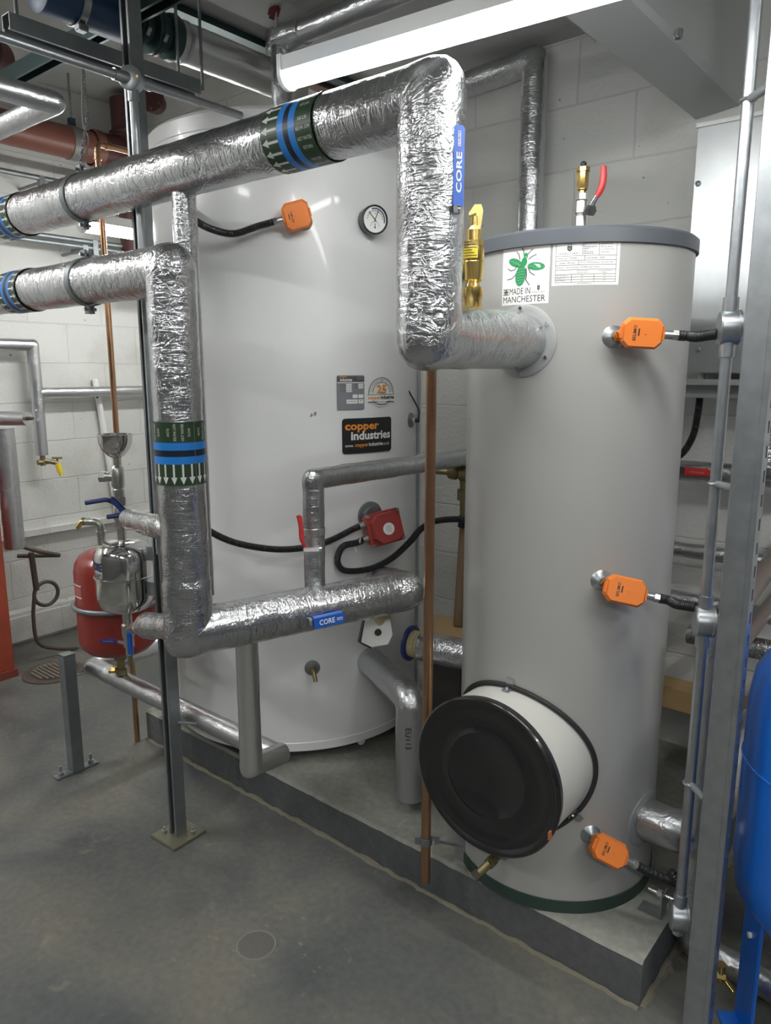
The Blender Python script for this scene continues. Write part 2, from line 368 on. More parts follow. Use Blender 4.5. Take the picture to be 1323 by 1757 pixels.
def tag(o, label, cat, group=None, kind=None):
    if kind: o['kind'] = kind
    if label: o['label'] = label
    if cat: o['category'] = cat
    if group: o['group'] = group
    return o
def solo(mb, name, label, cat, loc, group=None, **k):
    """a thing that is one mesh, its origin at its base"""
    mb.v = mb.v; h = {'_o': list(loc)}
    o = mb.build(name, None, **k); d = Vector(loc)
    o.data.transform(Matrix.Translation(-d)); o.location = d
    return tag(o, label, cat, group)
def struct(mb, name, **k):
    o = mb.build(name, None, **k); o['kind'] = 'structure'; return o
# ---------------------------------------------------------------- lamps
def batten(name, a, b, label, E, group=None, hgt=.07, wd=.075):
    """LED batten from a to b (undersides of the diffuser), hung level"""
    a = Vector(a); b = Vector(b); d = (b-a); L = d.length; d.normalize(); x = d.cross(ZZ).normalized()
    t = thing(name, label, 'ceiling light', a, group); t.hide_render = False
    def prof(P, s0, s1, m, nm):
        mb = MB(); n = len(P)
        A = [a+d*s0+x*p[0]+ZZ*p[1] for p in P]; B = [a+d*s1+x*p[0]+ZZ*p[1] for p in P]
        mb.add(A+B, [list(range(n))[::-1], list(range(n, 2*n))]+[[i, (i+1) % n, n+(i+1) % n, n+i] for i in range(n)], m)
        return mb.build(nm, t)
    k = hgt*.62; arc = [(wd/2*math.cos(q), k-k*math.sin(q)) for q in [PI*i/12 for i in range(13)]]
    em = mat('led_diffuser_%.0f' % (E*10), (.9, .9, .9), .4, emit=((.985, 1, .975), E))
    prof([(-p[0], p[1]) for p in arc], .012, L-.012, em, 'diffuser')
    prof([(-wd/2, k), (wd/2, k), (wd/2, hgt+.012), (-wd/2, hgt+.012)], .012, L-.012, LAMPB, 'housing')
    arc2 = [(p[0]*1.09, p[1]-.003) for p in arc]+[(-wd*.545, hgt+.016), (wd*.545, hgt+.016)]
    for s in (0, L-.012): prof([(-p[0], p[1]) for p in arc2], s, s+.012, LAMPB, 'end_cap')
    return t
la = W(492, 155, 1.90); lb = la+(WY(1042, 4, la.y)-la).normalized()*1.5
batten('led_batten', la, lb, 'lit white LED batten light hanging above the two hot water cylinders', LAMP_E, 'LED battens', .052, .056)
lf = W(140, 398, 3.52)
batten('led_batten', lf, lf+V(0, 1.1, 0), 'lit LED batten glimpsed between the lagged pipes near the left wall', LAMP_E*1.35, 'LED battens')
RL = ['first of the ceiling battens behind the camera, nearest the left wall end', 'ceiling batten behind the camera towards the right wall', 'ceiling batten running along the left wall side of the aisle', 'ceiling batten right of the camera over the blue vessel side']
for q, (p, d) in enumerate([((-1.9, -1.2, 2.72), (1.5, 0, 0)), ((.6, -1.2, 2.72), (1.5, 0, 0)), ((-3.4, -1.0, 2.72), (0, 1.5, 0)), ((1.3, .2, 2.72), (0, 1.5, 0))]):  # out of view, added as fill light for the room
    batten('led_batten', V(*p), V(*p)+V(*d), 'lit LED '+RL[q], FILL_E, 'LED battens', .085, .13)

# ---------------------------------------------------------------- room
XL, XR, YB, YF, ZC = -4.30, 2.2, 2.75, -2.4, 2.75
struct(MB().box(((XL+XR)/2, (YB+YF)/2, -.05), (XR-XL+.4, YB-YF+.4, .1), FLOORM), 'floor')
struct(MB().box(((XL+XR)/2, YB+.08, 1.6), (XR-XL+.4, .16, 3.2), WALLB), 'wall_back')
struct(MB().box((XL-.08, (YB+YF)/2, 1.6), (.16, YB-YF, 3.2), WALLL), 'wall_left')
struct(MB().box((XR+.08, (YB+YF)/2, 1.6), (.16, YB-YF, 3.2), WALLD), 'wall_right')
struct(MB().box(((XL+XR)/2, YF-.08, 1.6), (XR-XL+.4, .16, 3.2), WALLD), 'wall_front')
struct(MB().box(((XL+XR)/2, (YB+YF)/2, 3.15), (XR-XL+.4, YB-YF+.4, .1), CEILM), 'ceiling')
struct(MB().box(((-2.45+XR)/2, (YB+YF)/2, (ZC+3.1)/2), (XR+2.45, YB-YF, 3.1-ZC), CEILM), 'trim_1')       # lower soffit slab
mb = MB(); mb.box((XL+.02, (YB+YF)/2, .62), (.05, YB-YF, .035), WALLL); mb.box((XL+.05, (YB+YF)/2, .09), (.12, YB-YF, .18), WALLL, bev=.02)
struct(mb, 'baseboard_left')
# plinth
PX0, PX1, PY0, PZ = -2.66, -.518, 1.607, .129
mb = MB(); nx = 90
def jit(i, k): return .004*noise.noise(V(i*.37, k*3.1, 0))+.003*noise.noise(V(i*1.3, k, 5))
top = []; bot = []
for i in range(nx+1):
    x = PX0+(PX1-PX0)*i/nx
    top.append(V(x, PY0+jit(i, 1), PZ+jit(i, 2)*.5)); bot.append(V(x, PY0+jit(i, 3)*.6, -.01))
mid = [p+V(0, .010, .0) for p in top]; mid2 = [p+V(0, 0, -.008) for p in top]
bk = [V(p.x, YB, PZ) for p in top]
o = bot+mid2+mid+bk; n = nx+1
mb.add(o, [[i, i+1, n+i+1, n+i] for i in range(nx)], PLSIDE)
mb.add(o, [[n+i, n+i+1, 2*n+i+1, 2*n+i] for i in range(nx)]+[[2*n+i, 2*n+i+1, 3*n+i+1, 3*n+i] for i in range(nx)], PLTOP)
for X, a in ((PX1, nx), (PX0, 0)):
    mb.add([V(X, PY0, -.01), V(X, YB, -.01), V(X, YB, PZ), mid[a], mid2[a]], [[0, 1, 2, 3, 4] if a else [4, 3, 2, 1, 0]], PLSIDE)
struct(mb, 'concrete_plinth', flat=True)
# rough mortar fillet along the foot of the plinth
mb = MB()
GR = mat('crumbly_mortar', (.17, .16, .13), .9, var=(30, (.24, .21, .15), .3), bump=(80, .8, .004))
P = [V(PX0+(PX1-PX0)*i/120, PY0-.006+jit(i, 9)*2.2, .0) for i in range(121)]
mb.tube(P, .010, GR, 6, rfun=lambda s, l: .6+.9*abs(noise.noise(V(s*9, 0, 2))))
P = [V(PX1+.006+jit(i, 19)*3, PY0+(YB-PY0)*i/60, .0) for i in range(61)]
mb.tube(P, .013, GR, 6, rfun=lambda s, l: .6+1.4*abs(noise.noise(V(s*9, 7, 2))))
struct(mb, 'trim_2')
# round patched plug and scabs in the floor
pc = WZ(440, 1622, 0)
mb = MB(); mb.torus(pc+V(0, 0, -.001), (0, 0, 1), .052, .004, mat('floor_patch_ring', (.20, .19, .16), .8), 40, 6)
mb.lathe(pc, (0, 0, 1), [(.052, .0005), (.045, .0015), (0, .002)], mat('floor_patch', (.115, .112, .10), .7, bump=(60, .6, .003)), 40)
for i in range(26):
    a = random.uniform(0, 6.28); r = random.uniform(.05, .22); s = random.uniform(.002, .008)
    mb.ball(pc+V(math.cos(a)*r, math.sin(a)*r, 0), s, GR, 6, (1.6, 1, .25))
struct(mb, 'floor_patch')
gc = WZ(92, 1154, 0)
mb = MB(); mb.lathe(gc, (0, 0, 1), [(.15, 0), (.15, .006), (.125, .010), (.118, .004), (0, .003)], IRON, 48)
for k in range(-4, 5):
    l = math.sqrt(.105**2-(k*.022)**2)
    mb.box(gc+V(0, k*.022, .010), (2*l, .010, .008), mat('drain_bar', (.22, .19, .16), .6, .3))
solo(mb, 'drain_grate', 'round cast iron floor drain grate in the floor beside the short steel post', 'drain', gc)

# ---------------------------------------------------------------- sticker helper: box drawn on an upright cylinder
def onc(C, R, px0, py0, px1, py1, W_=1, H_=1):
    a = WC(px0, (py0+py1)/2, C, R); b = WC(px1, (py0+py1)/2, C, R)
    a0 = math.atan2(a.y-C[1], a.x-C[0]); a1 = math.atan2(b.y-C[1], b.x-C[0]); z1 = WC((px0+px1)/2, py0, C, R).z; z0 = WC((px0+px1)/2, py1, C, R).z
    def fn(off):
        def g(x, y): t = a0+(a1-a0)*x/W_; return V(C[0]+(R+off)*math.cos(t), C[1]+(R+off)*math.sin(t), z0+(z1-z0)*y/H_)
        return g
    return fn
def rrect(fn, mb, x0, y0, x1, y1, r, m, n=5):
    """rounded rectangle split in columns so that it follows the curve"""
    xs = sorted(set([x0+r*(1-math.cos(PI/2*i/n)) for i in range(n+1)]+[x1-r*(1-math.cos(PI/2*i/n)) for i in range(n+1)]+[x0+r+(x1-x0-2*r)*i/8 for i in range(9)]))
    vv = []
    for x in xs:
        e = max(0, x0+r-x, x-(x1-r)); d = r-math.sqrt(max(r*r-e*e, 0))
        vv += [fn(x, y0+d), fn(x, y1-d)]
    mb.add(vv, [[2*i, 2*i+2, 2*i+3, 2*i+1] for i in range(len(xs)-1)], m)

# ---------------------------------------------------------------- large cylinder
BC, BR = (-2.205, 2.079), .515; BZ0, BZ1 = .175, 2.36
big = thing('hot_water_cylinder', 'large white hot water cylinder, the wider tank, with black square maker sticker', 'water tank', (BC[0], BC[1], PZ), 'hot water cylinders')
mb = MB(); mb.lathe((BC[0], BC[1], 0), (0, 0, 1), [(BR-.02, BZ0), (BR, BZ0+.004), (BR, BZ0+.035), (BR-.003, BZ0+.037), (BR-.003, BZ1-.06), (BR, BZ1-.058), (BR, BZ1-.012), (BR-.010, BZ1), (.30, BZ1+.045), (0, BZ1+.055)], WHITE, 128)
mb.build('shell', big, 25)
mb = MB(); mb.lathe((BC[0], BC[1], 0), (0, 0, 1), [(.0, PZ), (BR-.07, PZ), (BR-.07, BZ0+.02), (0, BZ0+.02)], mat('steel_base_ring', (.13, .11, .10), .6), 96); mb.build('base_ring', big)
sx = WC(716, 900, BC, BR)
th = math.atan2(sx.y-BC[1], sx.x-BC[0]); mb = MB(); q = V(BC[0]+math.cos(th)*(BR+.002), BC[1]+math.sin(th)*(BR+.002), 0)
mb.box(q+V(0, 0, (BZ0+BZ1)/2), (.006, .016, BZ1-BZ0-.1), GALV, Matrix.Rotation(th, 3, 'Z')); mb.build('seam_strip', big)
ft = MB(); p = W(636, 1280, 2.56); p.z = 0
n_ = V(p.x-BC[0], p.y-BC[1], 0).normalized(); c = V(BC[0], BC[1], PZ+.03)+n_*(BR-.065)
ft.cyl(c, c+n_*.035, .016, WHITEP); ft.build('drain_plug', big)
# maker's name sticker
f = onc(BC, BR, 587, 717, 671, 777, 84, 60)
mb = MB(); g0, g1 = f(.0008), f(.0016)
rrect(g0, mb, 0, 0, 84, 60, 5, mat('sticker_black', (.018, .018, .020), .35))
mb.text('copper', g1, ORST, fit=(4, 36, 59, 50), bold=.03); mb.text('industries', g1, PAPER, fit=(13, 23, 81, 38), bold=.03)
mb.text('www.', g1, PAPER, fit=(4, 11.5, 17, 15)); mb.text('copper', g1, ORST, fit=(19, 9.5, 41, 16), bold=.02); mb.text('industries', g1, PAPER, fit=(41.5, 11.5, 67, 18), bold=.02); mb.text('.co.uk', g1, PAPER, fit=(68, 11.5, 79, 17))
mb.build('maker_sticker', big, flat=True)
# rating plate
f = onc(BC, BR, 578, 644, 625, 703, 47, 59); g0, g1, g2 = f(.0008), f(.0014), f(.002)
mb = MB(); rrect(g0, mb, 0, 0, 47, 59, 2.5, GREYST); mb.quad(g1, .3, 47.5, 46.7, 57.5, DGREYST, 6); mb.quad(g1, 0, 46, 47, 47.4, PAPER, 6)
mb.text('copper', g2, ORST, fit=(3, 54, 17, 58), bold=.02); mb.text('industries', g2, PAPER, fit=(5, 49, 25, 54), bold=.03)
for k in range(4): mb.quad(g2, 34, 57-k*1.8, 45, 57.7-k*1.8, GREYST)
for k in range(5): mb.quad(g1, 15, 42.5-k*3, 24.5, 44.6-k*3, PAPER); mb.quad(g1, 5, 43-k*3, 14, 43.8-k*3, DGREYST)
for k in range(3): mb.quad(g1, 36, 42.5-k*3, 45, 44.6-k*3, PAPER); mb.quad(g1, 29, 43-k*3, 35, 43.8-k*3, DGREYST)
for a, b in ((26, 34.5), (36, 45)): mb.quad(g1, a, 20, b, 26, PAPER)
mb.quad(g1, 15.5, 10.5, 34.5, 17.5, PAPER, 3); mb.quad(g1, 36, 10.5, 45, 17.5, PAPER, 2); mb.stroke(g2, [(17, 13), (20, 15), (24, 14), (32, 14.6)], .6, INK); mb.stroke(g2, [(38, 13), (40, 15.5), (43, 14.5)], .6, INK)
mb.build('rating_plate', big, flat=True)
# anniversary roundel
f = onc(BC, BR, 630, 648, 676, 702, 46, 54); g0, g1, g2 = f(.0008), f(.0014), f(.002)
mb = MB()
def ell(rx, ry, a0, a1, n=24, cx=23, cy=29): return [(cx+rx*math.cos(a0+(a1-a0)*i/n), cy+ry*math.sin(a0+(a1-a0)*i/n)) for i in range(n+1)]
mb.poly(g0, ell(21, 25, 0, 2*PI)[:-1], PAPER)
mb.stroke(g1, ell(21, 25, -.12, PI+.12), .8, INK); mb.stroke(g1, ell(19.6, 23.4, 0, PI), .4, INK); mb.stroke(g1, ell(14.3, 17.5, 0, PI), .8, INK); mb.stroke(g1, ell(20, 22, PI+.7, 2*PI-.7), .8, INK); mb.stroke(g1, ell(18.6, 20.6, PI+.7, 2*PI-.7), .5, INK)
mb.text('25', g2, ORST, fit=(14.5, 27.5, 31, 42), bold=.03); mb.quad(g1, 0, 24.6, 46, 25.4, INK, 5); mb.quad(g1, 0, 12.5, 46, 24.6, PAPER, 5)
mb.text('copper', g2, ORST, fit=(1, 15.5, 20.5, 21.5), bold=.03); mb.text('industries', g2, INK, fit=(21, 17, 45, 24), bold=.03)
mb.quad(g2, 1, 12.6, 16, 13.4, INK, 2); mb.quad(g2, 30, 12.6, 45, 13.4, INK, 2); mb.text('1995-2020', g2, INK, fit=(16, 8, 30.5, 10))
tx = 'CELEBRATING 25 YEARS'
for i, ch in enumerate(tx):
    if ch == ' ': continue
    a = PI*(1-(i+.5)/len(tx)); cx, cy = 23+17*math.cos(a), 29+20.5*math.sin(a); ca, sa = math.cos(a-PI/2), math.sin(a-PI/2)
    mb.text(ch, lambda x, y, cx=cx, cy=cy, ca=ca, sa=sa: g2(cx+(x*ca-y*sa)*3.3, cy+(x*sa+y*ca)*3.9), INK)
mb.build('anniversary_sticker', big, flat=True)
# scuff
f = onc(BC, BR, 530, 702, 545, 718, 15, 16); g = f(.0007); mb = MB()
SC_ = mat('scuff_mark', (.22, .20, .20), .6)
mb.poly(g, [(2, 3), (4, 9), (6, 8), (5, 4)], SC_); mb.poly(g, [(8, 6), (10, 12), (13, 10), (12, 5), (10, 7)], SC_); mb.build('scuff_mark', big, flat=True)

# ---------------------------------------------------------------- small cylinder
KC, KR = (-.901, 1.875), .282; KZ0, KZ1 = PZ+.028, 1.867
sm = thing('hot_water_cylinder', 'narrower grey hot water cylinder with dark rim and green bee sticker', 'water tank', (KC[0], KC[1], PZ), 'hot water cylinders')
mb = MB(); mb.lathe((KC[0], KC[1], 0), (0, 0, 1), [(KR-.02, KZ0), (KR, KZ0), (KR, KZ1-.02), (KR-.02, KZ1-.02)], GREYT, 128); mb.build('shell', sm)
mb = MB(); mb.lathe((KC[0], KC[1], 0), (0, 0, 1), [(KR+.001, KZ1-.037), (KR+.007, KZ1-.036), (KR+.007, KZ1-.006), (KR, KZ1), (KR-.012, KZ1), (KR-.014, KZ1-.01), (0, KZ1-.005)], RIMG, 128); mb.build('top_rim', sm)
mb = MB(); mb.lathe((KC[0], KC[1], 0), (0, 0, 1), [(0, PZ), (KR+.004, PZ), (KR+.004, PZ+.035), (KR-.02, PZ+.036)], GREENR, 128); mb.build('base_ring', sm)
# bee sticker
f = onc(KC, KR, 863, 420, 943, 522, 80, 102); g0, g1, g2, g3 = f(.0005), f(.0008), f(.0011), f(.0014)
mb = MB(); mb.quad(g0, 0, 0, 80, 102, PAPER, 10)
def E(cx, cy, a, b, rot, n=20):
    c, s = math.cos(rot), math.sin(rot); return [(cx+a*math.cos(t)*c-b*math.sin(t)*s, cy+a*math.cos(t)*s+b*math.sin(t)*c) for t in [2*PI*i/n for i in range(n)]]
for P in ([(32, 78), (30, 87), (26, 92)], [(39, 84), (38, 93), (35, 97)], [(44, 84), (49, 90), (53, 93)], [(47, 77), (52, 81), (59, 84)], [(28, 68), (23, 61), (16, 60), (11, 64)], [(30, 64), (25, 52), (18, 46), (10, 45)],
          [(43, 62), (44, 50), (43, 42), (49, 33)], [(46, 64), (50, 54), (57, 49)]): mb.stroke(g1, P, 1.6, DGREYST)
mb.poly(g1, E(24, 73, 13, 7, -.45), GRN); mb.poly(g1, E(59, 64, 14, 7, -.12), GRN); mb.poly(g2, E(34, 50, 9, 18, -.12), GRN); mb.poly(g2, E(39.5, 73, 5, 8, -.1), GRN); mb.poly(g2, E(42, 83, 3.6, 5.5, -.1), GRN)
for k in range(6): mb.stroke(g3, [(27+k*.3, 60-k*4.6), (34, 62-k*4.8), (41-k*.2, 61-k*4.6)], .5, GRNL)
for q in ((24, 73, -.45, 11), (59, 64, -.12, 12)):
    c, s = math.cos(q[2]), math.sin(q[2]); mb.stroke(g2, [(q[0]-q[3]*c, q[1]-q[3]*s), (q[0]+q[3]*c, q[1]+q[3]*s)], .5, GRNL)
    for k in (-5, 0, 5): mb.stroke(g2, [(q[0]+k*c, q[1]+k*s), (q[0]+k*c+3, q[1]+k*s+4)], .45, GRNL); mb.stroke(g2, [(q[0]+k*c, q[1]+k*s), (q[0]+k*c+3, q[1]+k*s-4)], .45, GRNL)
mb.poly(g3, E(42.5, 81, 1.4, 1.4, 0), GRNL)
mb.text('MADE IN', g1, INK, fit=(15, 18, 51, 29)); mb.text('MANCHESTER', g1, INK, fit=(3, 4, 75, 15))
for x0, y0, x1, y1 in ((3, 17.5, 13, 18.3), (3, 27.7, 13, 28.5), (7, 17.5, 9, 28.5), (3, 22, 13, 24)): mb.quad(g1, x0, y0, x1, y1, INK)
for P in ([(3, 18), (6.3, 21)], [(13, 18), (9.7, 21)], [(3, 28), (6.3, 25)], [(13, 28), (9.7, 25)]): mb.stroke(g1, P, 1.1, INK)
mb.poly(g1, [(62, 31), (62, 25), (64, 22.5), (66, 25), (66, 31)], INK); mb.text('U', g2, PAPER, fit=(63.2, 25.5, 64.8, 29)); mb.stroke(g1, [(62.5, 31.5), (63, 33.5), (65, 33.5), (65.5, 31.5)], .4, INK); mb.text('WORLD HEAT', g1, INK, fit=(53, 19, 75, 21))
mb.build('bee_sticker', sm, flat=True)
# data sheet sticker
f = onc(KC, KR, 948, 411, 1063, 489, 115, 78); g0, g1 = f(.0005), f(.0009)
mb = MB(); mb.quad(g0, 0, 0, 115, 78, PAPER, 14)
def hl(y, x0=6, x1=109, m=INK): mb.quad(g1, x0, y-.3, x1, y+.3, m, 10)
for y in (74, 51, 43, 35, 27, 19, 14.5, 10, 5.5): hl(y)
for x, y0, y1 in ((6, 5.5, 74), (109, 5.5, 74), (79, 51, 74), (55, 43, 51), (45, 35, 43), (34, 5.5, 19), (72, 5.5, 19)): mb.quad(g1, x-.3, y0, x+.3, y1, INK)
mb.poly(g1, [(25, 68), (25, 61.5), (29, 58.5), (33, 61.5), (33, 68)], INK); mb.text('U', f(.0013), PAPER, fit=(27.5, 61.5, 30.5, 66)); mb.stroke(g1, [(26, 68.5), (26.5, 71), (31.5, 71), (32, 68.5)], .6, INK)
mb.text('WORLD HEAT', g1, INK, fit=(11, 53.5, 46, 56.5))
for i, l_ in enumerate((24, 5, 25, 12, 9, 19, 20)):
    x_ = 50
    while x_ < 50+l_: w_ = random.uniform(1.5, 4); mb.quad(g1, x_, 71-i*2.9, min(x_+w_, 50+l_), 72.1-i*2.9, DGREYST); x_ += w_+.8
for i, s in enumerate(['Important Data', 'Do not remove', 'in unlikely this', 'data plate']): mb.text(s, g1, INK, fit=(82, 69-i*4.6, 82+len(s)*1.45, 71.6-i*4.6))
mb.text('Product Code : CYD250SSK', g1, INK, fit=(10, 45.5, 42, 48.5)); mb.text('Serial Number : 34628', g1, INK, fit=(58, 45.5, 88, 48.5)); mb.text('Location : 250 Litres', g1, INK, fit=(12, 37.5, 39, 40.5)); mb.text('Date Of Test/Manufacture - September 2022', g1, INK, fit=(47, 37.5, 104, 40.5))
mb.text('Description - 250 Litre Stainless Steel Buffer Vessel (Tested)', g1, INK, fit=(8, 29.5, 80, 32.5)); mb.text('Primary Pressure', g1, INK, fit=(43, 23.5, 62, 25.8)); mb.text('Maximum (Heater)', g1, INK, fit=(43, 20.3, 62, 22.6)); mb.text('Secondary Pressure', g1, INK, fit=(80, 23.5, 102, 25.8)); mb.text('(Bar)', g1, INK, fit=(86, 20.3, 94, 22.6))
for i, s in enumerate(['Working, Bar g', 'Design, Bar g', 'Test, Bar g']):
    mb.text(s, g1, INK, fit=(8, 16-i*4.4, 8+len(s)*1.35, 18.2-i*4.4)); mb.text('6.0', g1, INK, fit=(50, 16-i*4.4, 53.5, 18-i*4.4)); mb.text('7.5', g1, INK, fit=(88, 16-i*4.4, 91.5, 18-i*4.4))
mb.text('www.worldheat.co.uk', g1, INK, fit=(44, 2.4, 68, 4.5))
mb.build('data_sticker', sm, flat=True)

def saddle_ring(mb, C, R, d, z, ro, th, m, seg=64):
    """thin round collar bent over the wall of an upright cylinder"""
    d = Vector(d).normalized(); s = V(-d.y, d.x, 0); vv = [V(C[0], C[1], z)+d*(R+th)]
    rings = (.25, .5, .75, .97, 1, 1.0)
    for k, q in enumerate(rings):
        off = th if k < 4 else (th*.7 if k == 4 else -.004)
        for i in range(seg):
            a = 2*PI*i/seg; u = math.cos(a)*ro*q; w_ = math.sin(a)*ro*q; vv.append(V(C[0], C[1], z+w_)+d*(math.sqrt(R*R-u*u)+off)+s*u)
    ff = [[0, 1+i, 1+(i+1) % seg] for i in range(seg)]
    for k in range(len(rings)-1):
        o = 1+k*seg; ff += [[o+i, o+seg+i, o+seg+(i+1) % seg, o+(i+1) % seg] for i in range(seg)]
    mb.add(vv, ff, m)
# ---------------------------------------------------------------- identification band wrapped round a pipe
def idband(parent, c, d, ref, r, L, word, flip=False, both=False, nm='identification_band'):
    """c: band centre on the axis, d: axis direction towards the text end, ref: direction of angle zero"""
    c = Vector(c); d = Vector(d).normalized(); x = (Vector(ref)-d*Vector(ref).dot(d)).normalized(); y = d.cross(x)
    def fn(off):
        return lambda u, v: c+d*(v*L-L/2)+(x*math.cos(u)+y*math.sin(u))*(r+off)
    g0, g1 = fn(.0030), fn(.0036); mb = MB()
    def ring(v0, v1, m, g=g0): mb.quad(g, 0, v0, 2*PI, v1, m, 64)
    if both: Z = [(0, .3, 'a'), (.3, .42, 'b'), (.42, .58, 'n'), (.58, .7, 'b'), (.7, 1, 'a')]
    else: Z = [(0, .34, 'a'), (.34, .46, 'b'), (.46, .56, 'n'), (.56, .68, 'b'), (.68, 1, 't')]
    for v0, v1, k in Z:
        ring(v0, v1, {'a': BGREEN, 't': BGREEN, 'b': BBLUE, 'n': BNAVY}[k])
        if k == 'a':
            n = 18
            for i in range(n):
                u = 2*PI*(i+.5)/n; w = 2*PI/n; h = v1-v0; hi = v0 > .5
                q = (lambda t: v0+h*(1-t)) if hi else (lambda t: v0+h*t)
                mb.poly(g1, [(u-.11*w, q(1)), (u-.11*w, q(.36)), (u+.11*w, q(.36)), (u+.11*w, q(1))], PAPER)
                mb.poly(g1, [(u-.36*w, q(.40)), (u, q(.06)), (u+.36*w, q(.40))], PAPER)
        if k == 't':
            n = 10
            for i in range(n):
                u = 2*PI*(i+.5)/n; s = 1 if i % 2 else -1; h = (v1-v0)*.5*.8/4.6; cv = (v0+v1)/2
                # words run along the axis
                for line, o in (('HOT WATER', .16), (word, -.10)):
                    aa = h*.92/len(line)*8
                    mb.text(line, lambda X, Y, u=u, s=s, o=o: g1(u-s*(o+Y*.15), cv+s*X*.046), PAPER)
    mb.quad(g1, -.01, 0, .01, 1, GREYST); return mb.build(nm, parent, flat=True)
def clampring(parent, c, d, r, up, nm='pipe_clamp'):
    c = Vector(c); d = Vector(d).normalized(); up = Vector(up); mb = MB(); mb.lathe(c-d*.012, d, [(r+.001, 0), (r+.004, .001), (r+.004, .023), (r+.001, .024)], GALVD, 48)
    for s in (1, -1):
        q = c+up*s*(r+.012)
        for k in (-1, 1):
            mb.box(q+d.cross(up)*k*.006, (.022, .005, .024), GALVD, Matrix((d, d.cross(up), up)).transposed())
        mb.hexn(q-d.cross(up)*.018, q+d.cross(up)*.018, .005, CHROME)
    return mb.build(nm, parent)

# ---------------------------------------------------------------- main lagged pipes
# return pipe: small tank -> towards camera -> up -> away to the left
R1 = .0655; A0 = V(-.905, KC[1]-KR-.002, 1.617); YP1 = 1.225; zt = W(722, 168, 1.515).z
r1 = thing('lagged_pipe', 'thick foil lagged return pipe running from the grey tank up and across to the left', 'pipe', A0, 'foil lagged pipes')
mb = MB(); XE = -3.9
mb.tube([A0+V(0, .02, 0), (-.905, YP1, 1.617), (-.905, YP1, zt), (XE, YP1, zt)], R1, FOIL, 56, bend=.03, sq=.36, ds=.010, wob=.0016); mb.build('foil_lagging', r1)
mb = MB(); saddle_ring(mb, KC, KR, (0, -1, 0), 1.617, .084, .004, SHEETP)
for i in range(6): a = PI*(i+.5)/3; q = A0+V(math.cos(a)*.076, KR-math.sqrt(KR**2-(math.cos(a)*.076)**2), math.sin(a)*.076); mb.cyl(q+V(0, .004, 0), q-V(0, .007, 0), .004, CHROME, 12)
mb.build('flange_collar', r1)
bx = WY(528, 237, YP1).x
idband(r1, (bx, YP1, zt), (1, 0, 0), (0, 0, 1), R1, .155, 'RETURN')
bx = WY(30, 375, YP1).x
idband(r1, (bx, YP1, zt), (1, 0, 0), (0, 0, 1), R1, .14, 'RETURN', both=True)
bx = WY(142, 335, YP1).x; clampring(r1, (bx, YP1, zt), (1, 0, 0), R1, (0, 0, 1))
CL1 = V(bx, YP1, zt+R1)
# flow pipe: from the left, down, and across to the big tank
R2 = .0595; X2 = W(292, 455, 1.85); zt2 = W(285, 462, 1.83).z; x2, y2 = X2.x, X2.y
zb = W(325, 1085, 1.85).z; e1 = W(690, 1012, 2.19); e1.z = zb+.01
r2 = thing('lagged_pipe', 'thick foil lagged flow pipe dropping beside the steel post, then across to the white tank', 'pipe', V(x2, y2, zb), 'foil lagged pipes')
d3 = (V(e1.x, e1.y, 0)-V(x2, y2, 0)).normalized()
nin = V(BC[0]-e1.x, BC[1]-e1.y, 0).normalized()
wall = WC(650, 1000, BC, BR-.01)
mb = MB(); mb.tube([(-3.9, y2, zt2), (x2, y2, zt2), (x2, y2, zb), e1, wall], R2, FOIL, 56, bend=.03, sq=.36, ds=.010, wob=.0018, rfun=lambda s, l: 1 if s < l-1.25 else 1.06); mb.build('foil_lagging', r2)
bz = W(307, 779, 1.85-.05).z; idband(r2, (x2, y2, bz), (0, 0, 1), (1, 0, 0), R2, .155, 'FLOW')
bx = WY(42, 487, y2).x; idband(r2, (bx, y2, zt2), (1, 0, 0), (0, 0, 1), R2, .13, 'FLOW', both=True)
bx = WY(150, 475, y2).x; clampring(r2, (bx, y2, zt2), (1, 0, 0), R2, (0, 0, 1)); CL2 = V(bx, y2, zt2+R2)
# ---------------------------------------------------------------- pipe and fitting builders
def lag(P, r, label, m=None, bend=None, sq=.25, ds=.02, wob=.0012, seg=32, nm='lagged_pipe', parts=None, cat='pipe', group='foil lagged pipes'):
    P = [Vector(p) for p in P]; t = thing(nm, label, cat, P[0], group)
    mb = MB(); mb.tube(P, r, m or FOIL, seg, bend=bend or r*.5, ds=ds, wob=wob, sq=sq); mb.build('foil_lagging', t)
    if parts: parts(t)
    return t
def bare(P, r, m, nm, label, bend=.03, cat='pipe', group=None, seg=20):
    mb = MB(); mb.tube(P, r, m, seg, bend=bend); return solo(mb, nm, label, cat, P[0], group)
def strut(mb, a, b, o, w=.041, dp=.041, m=None, t=.0025, lip=.009):
    """channel from a to b, open towards o"""
    m = m or GALVD; a = Vector(a); b = Vector(b); z = (b-a).normalized(); y = -Vector(o); y = (y-z*y.dot(z)).normalized(); x = y.cross(z)
    h = w/2; d = dp/2
    Q = [(-h, d), (h, d), (h, -d), (h-lip, -d), (h-lip, -d+.008), (h-lip+t, -d+.008), (h-lip+t, -d+t), (h-t, -d+t), (h-t, d-t), (-h+t, d-t), (-h+t, -d+t), (-h+lip-t, -d+t), (-h+lip-t, -d+.008), (-h+lip, -d+.008), (-h+lip, -d), (-h, -d)]
    n = len(Q); vv = [a+x*p[0]+y*p[1] for p in Q]+[b+x*p[0]+y*p[1] for p in Q]
    mb.add(vv, [list(range(n))[::-1], list(range(n, 2*n))]+[[i, (i+1) % n, n+(i+1) % n, n+i] for i in range(n)], m)
def fr(ex, up=ZZ):
    ex = ex.normalized(); ez = (up-ex*up.dot(ex)).normalized(); ey = ez.cross(ex); return ex, ey, ez   # ey points away from the viewer when ex runs to the right
